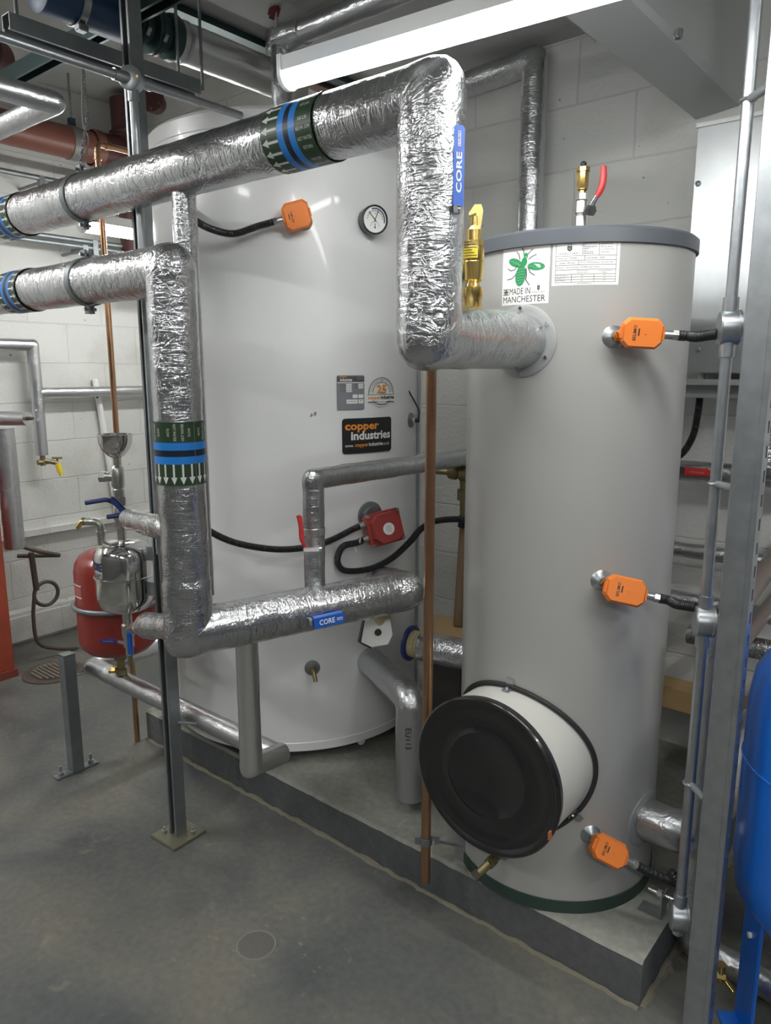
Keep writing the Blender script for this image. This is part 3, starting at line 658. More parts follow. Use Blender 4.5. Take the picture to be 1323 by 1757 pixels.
def M4(o, ex, ey, ez): return Matrix(((ex.x, ey.x, ez.x, o.x), (ex.y, ey.y, ez.y, o.y), (ex.z, ey.z, ez.z, o.z), (0, 0, 0, 1)))
def M3(ex, ey, ez): return Matrix((ex, ey, ez)).transposed()
CAB = []
def cable(P, label, r=.0108, a_nut=True, b_nut=False, n=14, cat='conduit', group='black flexible conduits', nm='flexible_conduit'):
    P = [Vector(p) for p in P]; S = resample(spline(P, n), .0011); t = thing(nm, label, cat, P[0], group)
    mb = MB(); mb.tube(S, r, BLACKR, 14, rib=(.0048, .20)); mb.build('corrugated_sleeve', t)
    for k, (u, v_) in enumerate(((P[0], S[12]), (P[-1], S[-13]))):
        if (k == 0 and a_nut) or (k == 1 and b_nut):
            d = (u-v_).normalized(); mb = MB(); mb.hexn(u-d*.012, u+d*.004, r*1.35, NICKEL); mb.cyl(u+d*.004, u+d*.020, r*1.0, NICKEL, 20); mb.cyl(u-d*.02, u-d*.011, r*1.2, NICKEL, 20); mb.build('gland', t)
    return t

# ---------------------------------------------------------------- steel posts
pb = WZ(306, 1432, 0); PX, PY = pb.x, pb.y
pt_ = thing('strut_post', 'tall floor to ceiling steel channel post with yellowish base plate', 'post', (PX, PY, 0), 'steel strut posts')
mb = MB(); strut(mb, (PX, PY, .006), (PX, PY, 3.1), (0, -1, 0)); mb.build('channel', pt_)
mb = MB(); mb.box((PX, PY, .004), (.13, .13, .008), mat('zinc_plate_yellow', (.24, .23, .16), .45, .6), Matrix.Rotation(.05, 3, 'Z'), .002); mb.build('base_plate', pt_)
for dx, dy in ((-.035, -.03), (.042, .03)):
    mb = MB(); mb.hexn((PX+dx, PY+dy, .008), (PX+dx, PY+dy, .018), .009, GALV); mb.cyl((PX+dx, PY+dy, .018), (PX+dx, PY+dy, .03), .004, GALV, 12); mb.build('anchor_bolt', pt_)
qb = WZ(131, 1322, 0); qz = W(119, 1122, qb.dot(FH)).z
sp_ = thing('strut_post', 'short capped steel channel post bolted to the floor left of the tall post', 'post', (qb.x, qb.y, 0), 'steel strut posts')
mb = MB(); strut(mb, (qb.x, qb.y, .006), (qb.x, qb.y, qz), (0, 1, 0), .045, .045); mb.box((qb.x, qb.y, qz), (.045, .045, .004), GALVD); mb.build('channel', sp_)
mb = MB(); mb.box((qb.x, qb.y, .004), (.04, .17, .008), GALVD, None, .002)
mb.build('base_plate', sp_)
for s in (-1, 1):
    mb = MB(); c = V(qb.x, qb.y+s*.062, 0); mb.hexn(c+ZZ*.008, c+ZZ*.02, .011, GALV); mb.cyl(c+ZZ*.02, c+ZZ*.045, .005, GALV, 12); mb.build('anchor_bolt', sp_)
# right post with slotted side
rb = W(1197, 1757, 1.5); RX, RY = rb.x, rb.y
rp = thing('strut_post', 'slotted steel channel post standing at the right beside the blue vessel', 'post', (RX, RY, 0), 'steel strut posts')
mb = MB(); t = .0025; hw = .026; dd = .021; zt_ = 2.75
mb.tube([(RX-hw, RY-dd+.006, 0), (RX-hw, RY-dd+.006, zt_)], .004, GALV, 10)
mb.box((RX, RY-dd, zt_/2), (2*hw, t, zt_), GALV); mb.box((RX-hw, RY, zt_/2), (t, 2*dd, zt_), GALV)
x = RX+hw; pitch = .05; y0, y1 = RY-dd, RY+dd; s0, s1 = RY+.000, RY+.012
mb.box((x, (y0+s0)/2, zt_/2), (t, s0-y0, zt_), GALV); mb.box((x, (s1+y1)/2, zt_/2), (t, y1-s1, zt_), GALV)
k = 0
while k*pitch < zt_:
    mb.box((x, (s0+s1)/2, k*pitch+.0125), (t, s1-s0, .025), GALV); k += 1
mb.box((RX+hw-.008, RY+dd, zt_/2), (.018, t, zt_), GALV); mb.box((RX-hw+.008, RY+dd, zt_/2), (.018, t, zt_), GALV)
mb.box((RX, RY-dd-.001, zt_/2), (.034, .004, zt_), GALV, None, .0015)
mb.build('channel', rp)

# ---------------------------------------------------------------- conduits
def round_box(parent, c, ax, spouts, r=.030, h=.036, nm='conduit_box', m=None):
    m = m or GALV; mb = MB(); ax = Vector(ax).normalized(); c = Vector(c)
    mb.lathe(c-ax*h/2, ax, [(0, 0), (r-.003, 0), (r, .003), (r, h-.006), (r+.0015, h-.005), (r+.0015, h), (r-.002, h+.002), (0, h+.002)], m, 40)
    for d in spouts: mb.cyl(c, c+Vector(d)*(r+.026), .0155, m, 24)
    o = mb.build(nm, parent); x, y, _ = frame(ax)
    for q in (-1, 1): s = MB(); s.cyl(c+ax*(h/2)+x*q*r*.75, c+ax*(h/2+.004)+x*q*r*.75, .004, BRASS, 12); s.build('lid_screw', o)
    return o
cb = W(1165, 1572, 1.58); CX, CY = cb.x, cb.y
cdt = thing('steel_conduit', 'vertical galvanised conduit with three round boxes beside the slotted right post', 'conduit', (CX, CY, .0), 'steel conduits')
mb = MB(); mb.cyl((CX, CY, .20), (CX, CY, 2.75), .0118, GALV, 24); mb.build('conduit_tube', cdt)
CBZ = [W(1250, 562, 1.58).z, W(1207, 1066, 1.58).z, cb.z]
for i, z in enumerate(CBZ): round_box(cdt, (CX, CY, z), RH-FH*.22, [ZZ, -ZZ] if i < 2 else [ZZ], r=.034, h=.040)
for py in (165, 832, 1352):
    z = W(1240, py, 1.56).z; a = V(CX, CY, z); b = V(RX-hw, RY-.006, z); mb = MB(); mb.cyl(a+(a-b).normalized()*.014, b, .0085, GALV, 20)
    mb.torus(a, ZZ, .014, .0035, GALV, 24, 8); mb.box(b, (.004, .018, .055), GALV); mb.build('saddle_clip', cdt)
# top left conduit and box
c1 = WX(227, 137, PX+.055); CZ = c1.z
tc_ = thing('steel_conduit', 'galvanised conduit crossing overhead to a round box on the tall post', 'conduit', c1, 'steel conduits')
mb = MB(); mb.cyl((c1.x, -.4, CZ), (c1.x, 1.625, CZ), .0118, GALV, 24); mb.cyl((c1.x, c1.y, 1.0), c1, .0118, GALV, 24); mb.build('conduit_tube', tc_)
round_box(tc_, c1, (.55, -.83, 0), [(0, 1, 0), (0, -1, 0), -ZZ])
# hung strut channel (left of the conduit)
h0 = WX(10, 38, -2.12); hz = h0.z
hs = thing('hung_channel', 'dull steel strut channel hung on rods under the ceiling, upper left', 'channel', h0, 'overhead steelwork')
mb = MB(); strut(mb, (h0.x, h0.y, hz), (h0.x, WX(338, 156, -2.12).y, hz), (0, 0, -1), .041, .041); mb.build('channel', hs)
for yy in (h0.y+.03, h0.y+.62, WX(330, 150, -2.12).y-.05):
    mb = MB(); mb.cyl((h0.x, yy, hz), (h0.x, yy, 3.1), .005, GALVD, 12); mb.build('hanger_rod', hs)
cr = W(85, 98, 2.75); mb = MB(); strut(mb, cr+V(-.5, 0, 0), cr+V(.75, .0, 0), (0, 0, -1), .05, .05, TEAL)
solo(mb, 'cross_channel', 'dark teal cross channel above the foil elbow, upper left', 'channel', cr+V(-.5, 0, 0), 'overhead steelwork')
# steel joist pair at the soffit edge
for k, (pp, m_, w_, h_) in enumerate((((300, 20), TEAL, .05, .09), ((205, 12), mat('red_primer', (.13, .06, .05), .6), .06, .06))):
    a = WZ(pp[0], pp[1], 2.72); mb = MB()
    mb.box((a.x, 1.4, a.z+h_/2), (w_*.2, 2.6, h_), m_); mb.box((a.x, 1.4, a.z), (w_, 2.6, .008), m_); mb.box((a.x, 1.4, a.z+h_), (w_, 2.6, .008), m_)
    solo(mb, 'ceiling_joist', ['dark steel joist running away under the ceiling by the soffit edge', 'reddish steel joist running under the ceiling above the blue casing'][k], 'beam', (a.x, .1, a.z), 'overhead steelwork')

# ---------------------------------------------------------------- overhead pipes, left
TX, TZ = -2.2, WX(452, 128, -2.2).z
def pcol(t): pass
op = thing('lagged_pipe', 'smooth grey foil pipe overhead joining the dark coupling to the large tank top', 'pipe', (TX, 2.0, TZ), 'foil lagged pipes')
y0 = WX(300, 66, TX).y; mb = MB(); mb.tube([(TX, y0, TZ), (TX, BC[1]+.02, TZ), (TX, BC[1]+.02, BZ1+.03)], .062, FOILS, 40, bend=.03, ds=.02, wob=.0012, sq=.25); mb.build('foil_lagging', op)
mb = MB(); mb.lathe((TX, y0+.02, TZ), (0, 1, 0), [(.0625, 0), (.064, .001), (.064, .012), (.0625, .013)], FOIL2, 40); mb.build('tape_joint', op)
up_ = lag([(TX+.0, BC[1]-.05, TZ+.03), (TX+.03, BC[1]-.05, 3.0)], .045, 'short crumpled foil riser going up above the large tank', FOIL2)
gc_ = thing('pipe_coupling', 'dark green rubber coupling between the blue casing and grey foil pipe', 'coupling', (TX, y0-.2, TZ)); mb = MB()
yb = WX(200, 30, TX).y; L_ = y0-yb
pr = [(.0, 0), (.050, 0), (.050, L_*.25), (.062, L_*.27), (.062, L_*.38), (.048, L_*.42), (.048, L_*.5), (.068, L_*.54), (.068, L_*.68), (.052, L_*.72), (.052, L_*.80), (.066, L_*.84), (.070, L_*.92), (.064, L_), (0, L_)]
mb.lathe((TX, yb, TZ), (0, 1, 0), pr, TEAL, 40); mb.build('body', gc_)
for q in (.32, .61):
    mb = MB(); mb.torus((TX, yb+L_*q, TZ), (0, 1, 0), .066, .004, BLACKM, 40, 8); mb.hexn((TX+.06, yb+L_*q, TZ-.045), (TX+.075, yb+L_*q, TZ-.03), .006, GALV); mb.build('clamp_band', gc_)
bl = thing('pump_casing', 'dark blue pipe casing with steel band at the top left edge', 'pump', (TX, yb-.5, TZ)); mb = MB()
ye = WX(55, -5, TX).y
mb.lathe((TX, yb+.02, TZ), (0, -1, 0), [(0, 0), (.062, 0), (.066, .006), (.066, .20), (.066, yb-ye), (.050, yb-ye+.006), (0, yb-ye+.01)], BLUEC, 40); mb.build('body', bl)
ym = WX(125, 10, TX).y
mb = MB(); mb.lathe((TX, ym, TZ), (0, 1, 0), [(.067, 0), (.070, .001), (.070, .022), (.067, .023)], GALV, 40); mb.box((TX+.02, ym+.011, TZ-.078), (.03, .03, .018), GALV, None, .003); mb.build('steel_band', bl)
# second foil pipe along the ceiling, with a red lever valve
zc2 = TZ+.0
a = W(500, 62, 2.75); b = V(-1.235, a.y+.0, a.z)
vp = lag([a+V(-.03, 0, 0), b], .035, 'foil pipe running right under the soffit behind the lit batten', FOIL2)
t = thing('valve', 'foil wrapped valve with dark red lever on top, above the large tank', 'valve', a)
mb = MB(); mb.tube([a+V(-.06, 0, 0), a+V(.06, 0, 0)], .042, FOIL2, 24, ds=.01, wob=.006); mb.tube([a+V(-.05, 0, -.30), a+V(-.05, 0, .02)], .036, FOIL2, 24, ds=.012, wob=.005); mb.build('foil_wrap', t)
mb = MB(); c = a+V(-.08, -.02, .055); mb.cyl(c+V(.03, 0, -.03), c+V(.03, 0, .03), .007, NICKEL); mb.box(c+V(.02, 0, .03), (.05, .02, .05), mat('dark_red_vinyl', (.15, .02, .03), .4), Matrix.Rotation(.5, 3, 'Y'), .008); mb.cyl(c+V(.0, 0, .04), c+V(-.015, 0, .16), .006, mat('dark_red_vinyl', (.2, .02, .03))); mb.build('lever', t)
# foil elbow at the upper left edge
ea = W(92, 176, 2.0)
lag([ea+V(0, -.55, .0), ea, ea+V(-.6, 0, 0)], .027, 'slim foil elbow pipe at the upper left edge of the picture', FOIL2, ds=.012)
# terracotta soil pipe along the left wall
SX = -4.05; s0 = WX(-40, 212, SX); s1 = WX(150, 252, SX); sz = s1.z
so = thing('soil_pipe', 'large terracotta drain pipe slung along the left wall under the ceiling', 'pipe', (SX, s1.y, sz))
mb = MB(); mb.cyl((SX, -1.5, sz), (SX, s1.y+.02, sz), .082, BROWNP, 48); mb.build('terracotta_length', so)
gy = WX(125, 240, SX).y
mb = MB(); mb.lathe((SX, gy-.03, sz), (0, 1, 0), [(.083, 0), (.087, .001), (.087, .05), (.083, .051)], mat('grey_strap', (.22, .22, .21), .5, .4), 48); mb.build('hanger_strap', so)
mb = MB(); mb.cyl((SX, gy, sz+.08), (SX, gy, 3.1), .006, GALVD, 12); mb.box((SX, gy, sz+.10), (.03, .03, .05), TEAL); mb.build('hanger_rod', so)
mb = MB(); e = V(SX, s1.y+.02, sz)
mb.lathe(e, (0, 1, 0), [(.09, 0), (.096, .005), (.096, .05), (.088, .055)], BROWNP, 48)
mb.tube([e+V(0, .04, 0), e+V(0, .24, 0), e+V(0, .24, .30)], .092, DBROWN, 40, bend=.12)
mb.tube([e+V(0, .24, 0), e+V(.02, .24, -.30), e+V(.02, .24, -.75)], .092, DBROWN, 40, bend=.1)
mb.torus(e+V(0, .24, .12), ZZ, .095, .012, DBROWN, 40, 8); mb.build('socket_bend', so)
mb = MB(); c = W(262, 172, 4.1); mb.lathe(c, (.6, -.8, 0), [(.0, -.06), (.05, -.06), (.05, 0), (.062, .002), (.062, .03), (.04, .035), (0, .035)], DBROWN, 32)
for i in range(6): mb.hexn(c+V(.6, -.8, 0)*.03+Matrix.Rotation(i*PI/3, 3, V(.6, -.8, 0)) @ V(0, 0, .05), c+V(.6, -.8, 0)*.042+Matrix.Rotation(i*PI/3, 3, V(.6, -.8, 0)) @ V(0, 0, .05), .008, IRON)
mb.build('inspection_cap', so)
mb = MB(); mb.lathe(W(-8, 105, 3.6), (.6, -.8, 0), [(0, 0), (.09, 0), (.09, .1), (.06, .12), (0, .12)], DBROWN, 32); solo(mb, 'pipe_end', 'dark round pipe end just inside the left edge above the foil elbow', 'pipe', W(-8, 105, 3.6))
# chain and cord hanging down to the clamp
ct = WX(143, 92, -2.05); cf = CL1.dot(FH); 
P = [W(142, 100, cf+.05), W(145, 150, cf+.04), W(150, 200, cf+.02), CL1+V(0, 0, .03)]
t = thing('hanging_chain', 'thin steel chain hanging to the clamp on the return pipe', 'chain', CL1)
S = resample([Vector(p) for p in P], .011)
for i, (p, q) in enumerate(zip(S, S[1:])):
    mb = MB(); d = q-p; x, y, _ = frame(d); nn = x if i % 2 else y; c = (p+q)/2; s_ = d.normalized(); tt = nn.cross(s_)
    ring = [c+s_*math.cos(a)*.0085+tt*math.sin(a)*.004 for a in [2*PI*k/12 for k in range(13)]]
    mb.tube(ring, .0013, GALVD, 6, cap=False); mb.build('chain_link', t)
tk = MB(); c = P[0]+V(0, 0, .012); tk.lathe(c, (0, 0, 1), [(0, 0), (.012, 0), (.03, .02), (.03, .026), (0, .028)], GALV, 24); tk.build('ceiling_hook', t)
Q = [W(140, 100, cf+.05), W(141, 170, cf+.06), W(143, 215, cf+.05), W(152, 240, cf+.02), CL1+V(0.01, 0, .01)]
bare(spline(Q, 8), .0022, mat('grey_cord', (.35, .35, .33), .6), 'pull_string', 'thin grey string hanging beside the steel chain', 0, 'string', seg=8)
mb = MB()
for s in (-.012, .012): mb.torus(CL1+V(s, 0, .012), (0, 1, 0), .010, .0028, CHROME, 20, 8)
mb.hexn(CL1+V(-.026, 0, .004), CL1+V(.026, 0, .004), .006, CHROME); solo(mb, 'wing_shackle', 'small steel shackle joining the chain to the return pipe clamp', 'shackle', CL1)
# side rails seen between the pipes
for k, (p, q) in enumerate((((-10, 290), (120, 318)), ((75, 404), (215, 432)), ((55, 412), (200, 442)))):
    a = W(*p, 3.9); b = W(*q, 4.2); mb = MB(); a.z = b.z = (a.z+b.z)/2; a.x = b.x = -4.0; d_ = V(0, 1, 0)
    a = WX(p[0], p[1], -4.05); b = WX(q[0], q[1], -4.05); b.z = a.z
    mb.tube([a-d_*.4, b+d_*.3], .014, GALVD, 12); c = a.lerp(b, .6); mb.box(c+V(0, 0, -.03), (.03, .03, .08), GALVD); mb.cyl(c+V(0, 0, -.02), c+V(-.25, 0, -.02), .008, GALVD, 10)
    solo(mb, 'wall_rail', ['steel rail on the left wall, above the thick return pipe', 'upper of two steel rails seen between the thick foil pipes', 'lower of two steel rails seen between the thick foil pipes'][k], 'rail', a-d_*.4, 'left wall rails')

# ---------------------------------------------------------------- copper pipes
cp = WZ(236, 1272, 0); f_ = cp.dot(FH); zt3 = W(178, 246, f_).z
t = thing('copper_pipe', 'slim copper pipe on the left rising from the floor behind the tundish', 'pipe', (cp.x, cp.y, 0), 'copper pipes')
mb = MB(); mb.tube([(cp.x, cp.y, 0), (cp.x, cp.y, zt3), (cp.x, cp.y+.8, zt3)], .0112, COPPER, 20, bend=.022); mb.build('tube', t)
for c, d in ((V(cp.x, cp.y, zt3-.045), ZZ), (V(cp.x, cp.y+.045, zt3), V(0, 1, 0))):
    mb = MB(); mb.lathe(c-d*.012, d, [(.0115, 0), (.0145, .001), (.0145, .006), (.013, .008), (.013, .024), (.0115, .026)], COPPER, 24); mb.build('fitting_collar', t)
# discharge pipe
kx = W(731, 1440, 1.9); zlo = W(730, 1512, 1.9).z; RVY = 1.382; RVX = -.905
rvz = W(800, 466, 1.64).z
t = thing('copper_pipe', 'copper discharge pipe hanging in front of the plinth between the two tanks', 'pipe', (kx.x, kx.y, zlo), 'copper pipes')
mb = MB(); mb.tube([(kx.x, kx.y, zlo), (kx.x, kx.y, rvz), (RVX-.03, RVY, rvz)], .0137, COPPER, 28, bend=.035); mb.build('tube', t)
cz = W(735, 1442, 1.9).z
mb = MB(); mb.lathe((kx.x, kx.y, cz-.011), (0, 0, 1), [(.0142, 0), (.0175, .001), (.0175, .021), (.0142, .022)], GALVD, 28)
bd = V(.77, .64, 0); mb.box(V(kx.x, kx.y, cz)+bd*.024, (.03, .006, .02), GALVD, Matrix.Rotation(math.atan2(bd.y, bd.x), 3, 'Z')); mb.box(V(kx.x, kx.y, cz)-bd*.024, (.016, .006, .02), GALVD, Matrix.Rotation(math.atan2(bd.y, bd.x), 3, 'Z'))
mb.cyl(V(kx.x, kx.y, cz)+bd*.02-V(bd.y, -bd.x, 0)*.012, V(kx.x, kx.y, cz)+bd*.02+V(bd.y, -bd.x, 0)*.012, .004, CHROME, 12); mb.build('pipe_clip', t)
ab = V(kx.x+.055, PY0+.035, PZ); t = thing('angle_bracket', 'galvanised angle bracket on the plinth edge holding the copper discharge pipe', 'bracket', ab, 'plinth brackets')
mb = MB(); mb.box(ab+V(0, 0, .045), (.04, .003, .09), GALV); mb.box(ab+V(.0, .035, .0025), (.04, .07, .004), GALV); mb.build('angle_plate', t)
mb = MB(); mb.hexn(ab+V(0, .04, .004), ab+V(0, .04, .012), .008, GALV); mb.build('bolt', t); mb = MB(); mb.cyl(ab+V(0, -.0, .05), V(kx.x, kx.y, cz)+bd*.02, .004, GALV, 12); mb.build('stud', t)
# second bracket at the plinth's right end
ab = WZ(1118, 1562, PZ); t = thing('angle_bracket', 'galvanised angle bracket with a bolt, on the plinth corner beside the slotted post', 'bracket', ab, 'plinth brackets')
mb = MB(); mb.box(ab+V(0, .0, .0025), (.06, .045, .003), GALV); mb.box(ab+V(.03, .0, .035), (.003, .045, .07), GALV); mb.build('angle_plate', t)
mb = MB(); mb.hexn(ab+V(.025, 0, .06), ab+V(.012, 0, .06), .010, CHROME); mb.cyl(ab+V(.06, 0, .06), ab+V(-.012, 0, .06), .0045, CHROME, 12); mb.build('bolt', t)

# ---------------------------------------------------------------- smaller lagged pipes round the tanks
ua = W(545, 1010, 2.09); ut = W(537, 822, 2.09); uz = ut.z; ux, uy = ut.x, ut.y
u = thing('lagged_pipe', 'slim foil pipe rising from the flow pipe then bending right behind the grey tank', 'pipe', (ux, uy, zb+.04), 'foil lagged pipes')
mb = MB(); mb.tube([(ux, uy, zb+.045), (ux, uy, uz), (ux, 2.45, uz-.01)], .031, FOIL, 36, bend=.018, ds=.01, wob=.0016, sq=.3); mb.build('foil_lagging', u)
mb = MB(); mb.lathe((ux, uy, W(540, 915, 2.06).z-.01), ZZ, [(.0315, 0), (.0325, .001), (.0325, .02), (.0315, .021)], FOILS, 32); mb.build('tape_joint', u)
rl = thing('valve_lever', 'small red lever on the slim foil pipe in front of the white tank', 'valve', W(523, 942, 2.03), 'valve levers')
c = W(526, 942, 2.03); mb = MB(); mb.hexn(c+V(.01, -.02, 0)-RH*.0, c-V(-.01, .02, 0)+V(.03, .03, 0), .010, NICKEL); mb.cyl(c-V(0, .012, 0), c+V(.03, .03, 0), .006, NICKEL, 16); mb.build('spindle_nut', rl)
mb = MB(); mb.tube([c, W(517, 925, 2.02), W(516, 900, 2.02), W(512, 884, 2.02)], .0055, REDLEV, 12, bend=.01, rfun=lambda s, l: .8+.35*min(1, s/.03)); mb.tube([W(517, 922, 2.022)+RH*.004, W(513, 886, 2.022)+RH*.004], .005, REDLEV, 12); mb.build('lever', rl)
# drop from the flow pipe and the long low pipe
dxy = W(424, 1120, 1.965); dzt = zb-.02
lz = W(470, 1293, 2.06); lx, ly, lzz = lz.x, lz.y, lz.z
mb_ = lag([(dxy.x, dxy.y, dzt), (dxy.x, dxy.y, W(432, 1318, 1.95).z), (dxy.x-.005, ly+.02, lzz)], .032, 'slim foil drop pipe hanging below the flow pipe in front of the white tank', FOILS, bend=.02, sq=.4)
lq = WY(160, 1147, ly)
lag([(lx+.02, ly, lzz), (lq.x, ly, lzz), (lq.x, ly+.95, lzz)], .034, 'long low foil pipe running past both steel posts near the floor', FOIL2, bend=.02, sq=.4)
rod = MB(); a = W(147, 1167, 2.68); b = W(168, 1158, 2.62); rod.cyl((qb.x, qb.y, lzz-.02), (qb.x+.02, ly, lzz-.02), .004, GALV, 10); solo(rod, 'support_rod', 'thin steel rod from the short post to the low foil pipe', 'rod', (qb.x, qb.y, lzz-.02), 'support rods')
rod = MB(); rod.cyl((PX, PY, lzz+.0), (PX+.12, ly, lzz+.0), .004, GALV, 10); solo(rod, 'support_rod', 'thin steel rod from the tall post to the low foil pipe', 'rod', (PX, PY, lzz), 'support rods')
# riser beside the flow pipe (behind)
a = WY(318, 385, YP1); lag([(a.x, a.y, zb+.05), (a.x, a.y, zt-.03)], .031, 'slim foil riser standing behind the thick flow pipe', FOIL)
# S-shaped pipe low between the tanks
c0 = WC(628, 1130, BC, BR-.02); n0 = V(c0.x-BC[0], c0.y-BC[1], 0).normalized()
g1_ = W(706, 1200, 2.22); g1_.z -= .0
lag([c0-n0*.0, c0+n0*.05+V(0, 0, -.005), g1_, (g1_.x, g1_.y, PZ+.045)], .050, 'foil cold feed pipe leaving the white tank and dropping to the plinth', FOIL2, bend=.045, ds=.014, wob=.002, sq=.05, parts=lambda t: MB().lathe(c0, n0, [(0, 0), (.052, 0), (.052, .012), (0, .012)], BLACKM, 32).build('end_ring', t) and
    MB().text('EU113', lambda x, y: V(g1_.x, g1_.y, .40)+FH*-.0505+RH*(-.012+y*.028)+ZZ*(-x*.028), INK).build('hand_writing', t, flat=True))
# stub from the white tank's right side to the grey tank
s_a = W(708, 1104, 2.36); s_b = W(815, 1128, 2.24)
st = thing('lagged_pipe', 'short foil link pipe with blue ring between the two tanks', 'pipe', s_a, 'foil lagged pipes')
mb = MB(); dd_ = (s_b-s_a).normalized(); mb.tube([s_a+dd_*.035, s_b], .050, FOIL, 32, ds=.012, wob=.003); mb.build('foil_lagging', st)
mb = MB(); mb.lathe(s_a-dd_*.012, dd_, [(0, 0), (.060, 0), (.060, .010), (.045, .012)], NAVY, 40); mb.build('blue_ring', st)
mb = MB(); mb.lathe(s_a, dd_, [(.045, 0), (.045, .02), (.040, .022), (.040, .05)], TAPE, 32); mb.build('collar', st)
# back wall pipes between and above the tanks
zz_ = 2.66; bxx = WY(914, 240, 2.66).x
bp = lag([(-1.9, 2.66, W(790, 158, 3.25).z), (bxx, 2.66, W(893, 112, 3.05).z), (bxx, 2.66, 1.0)], .047, 'foil pipe on the back wall dropping behind the grey tank', FOIL, bend=.03, sq=.25, ds=.02, wob=.002)
# ---------------------------------------------------------------- orange sensor heads
def sensor(label, C, R, pock, pa, pb, tan_up=ZZ, L=.094, Hh=.066, off=.045, flip=False):
    S = WC(*pock, C, R); n = V(S.x-C[0], S.y-C[1], 0).normalized(); f0 = (S+n*off).dot(FH)
    A = W(*pa, f0); B = W(*pb, f0-.012); ax = (B-A); L = ax.length; ax.normalize(); view = (CAM-(A+B)/2).normalized()
    ey = -(view-ax*view.dot(ax)).normalized(); ez = ax.cross(ey)*-1; 
    if ez.z < 0: ez = -ez
    ey = ez.cross(ax)
    if ey.dot(view) > 0: ey = -ey
    # tilt a little so that the upper flank shows
    T = thing('temperature_sensor', label, 'sensor', S, 'orange temperature sensors')
    mb = MB(); mb.lathe(S-n*.004, n, [(0, 0), (.027, 0), (.027, .003), (.021, .008), (.0135, .020), (.0125, .024), (0, .024)], GALV, 36); mb.build('pocket_collar', T)
    mb = MB(); mb.cyl(S+n*.018, S+n*off*.75, .008, BRASS, 20); mb.hexn(S+n*.022, S+n*.032, .012, BRASS); mb.build('brass_stem', T)
    o = (A+B)/2; M = M4(o, ax, ez, -ey)          # z of this frame faces the viewer
    def oct_(l, h, c): return [(-l/2, -h/2+c), (-l/2+c, -h/2), (l/2-c, -h/2), (l/2, -h/2+c), (l/2, h/2-c), (l/2-c, h/2), (-l/2+c, h/2), (-l/2, h/2-c)]
    mb = MB(); mb.prism(oct_(L*.96, Hh*.86, .010), -.026, .002, ORANGE, M); mb.cone(M @ V(-L*.30, 0, -.022), S+n*off*.6, .016, .012, ORANGE, 20); hs_ = mb.build('housing', T, 20)
    mb = MB(); P = oct_(L, Hh, .013)
    lo = [M @ V(x, y, .000) for x, y in P]; mi_ = [M @ V(x, y, .008) for x, y in P]; hi = [M @ V(x*.90, y*.84, .018) for x, y in P]; k = 8
    mb.add(lo+mi_+hi, [list(range(8))[::-1], list(range(16, 24))]+[[i, (i+1) % k, k+(i+1) % k, k+i] for i in range(k)]+[[k+i, k+(i+1) % k, 2*k+(i+1) % k, 2*k+i] for i in range(k)], ORANGE)
    mb.ball(M @ V(L*.06, 0, .018), .0022, ORANGE, 8)
    w = Hh*.42; s = -1 if not flip else 1
    mb.text('BELIMO', lambda x, y: M @ V(s*L*.20-y*.0100, x*.0100, .0184), ORDARK, bold=.01)
    mb.quad(lambda x, y: M @ V(s*L*.20+.007+x, y, .0184), 0, -.006, .003, .010, ORDARK); mb.build('cover', T, 20)
    for e in (-1, 1):
        mb = MB(); mb.box(M @ V(e*L*.5, 0, .004), (.007, .028, .020), ORANGE, M.to_3x3(), .002); mb.build('cover_clip', T)
    mb = MB(); mb.cyl(B-ax*.002, B+ax*.022, .0095, GALV, 24); mb.hexn(B+ax*.022, B+ax*.034, .0118, NICKEL); mb.build('cable_gland', T)
    return B+ax*.034, ax, f0
e1_, d1_, f1_ = sensor('orange sensor head highest on the grey tank, right of the big flange', KC, KR, (1053, 578), (1066, 570), (1136, 574))
def into(e, d, c):
    u = (e-c).normalized(); b = c+u*.022; m = e.lerp(b, .5)-ZZ*.004; return [e, e+d*(e-b).length*.25, m, b]
cable(into(e1_, d1_, V(CX, CY, CBZ[0]-.012)), 'black ribbed conduit from the highest orange sensor to the upper round box', a_nut=False)
e2_, d2_, f2_ = sensor('orange sensor head at mid height of the grey tank', KC, KR, (1032, 996), (1038, 1006), (1106, 1021))
cable(into(e2_, d2_, V(CX, CY, CBZ[1]+.028)), 'black ribbed conduit from the middle orange sensor on the grey tank', a_nut=False)
e3_, d3_, f3_ = sensor('orange sensor head lowest on the grey tank, beside the black drum lid', KC, KR, (1013, 1432), (1018, 1446), (1072, 1474))
bb = V(CX, CY, CBZ[2]+.07)
cable([e3_, e3_+d3_*.04, e3_+d3_*.1+V(.01, .01, -.0), V(CX-.03, CY+.02, CBZ[2]+.09), V(CX, CY+.02, CBZ[2]+.06)], 'black ribbed conduit from the lowest orange sensor to the bottom box', a_nut=False)
e4_, d4_, f4_ = sensor('orange sensor head near the top of the white tank', BC, BR, (522, 380), (531, 364), (487, 376), Hh=.085, off=.05, flip=True)
cable([e4_, e4_+d4_*.05, W(400, 401, f4_-.02), W(360, 392, f4_-.0), W(332, 376, f4_+.05), W(300, 350, f4_+.1)], 'black ribbed conduit sagging left from the upper sensor of the white tank', a_nut=False, r=.0105)

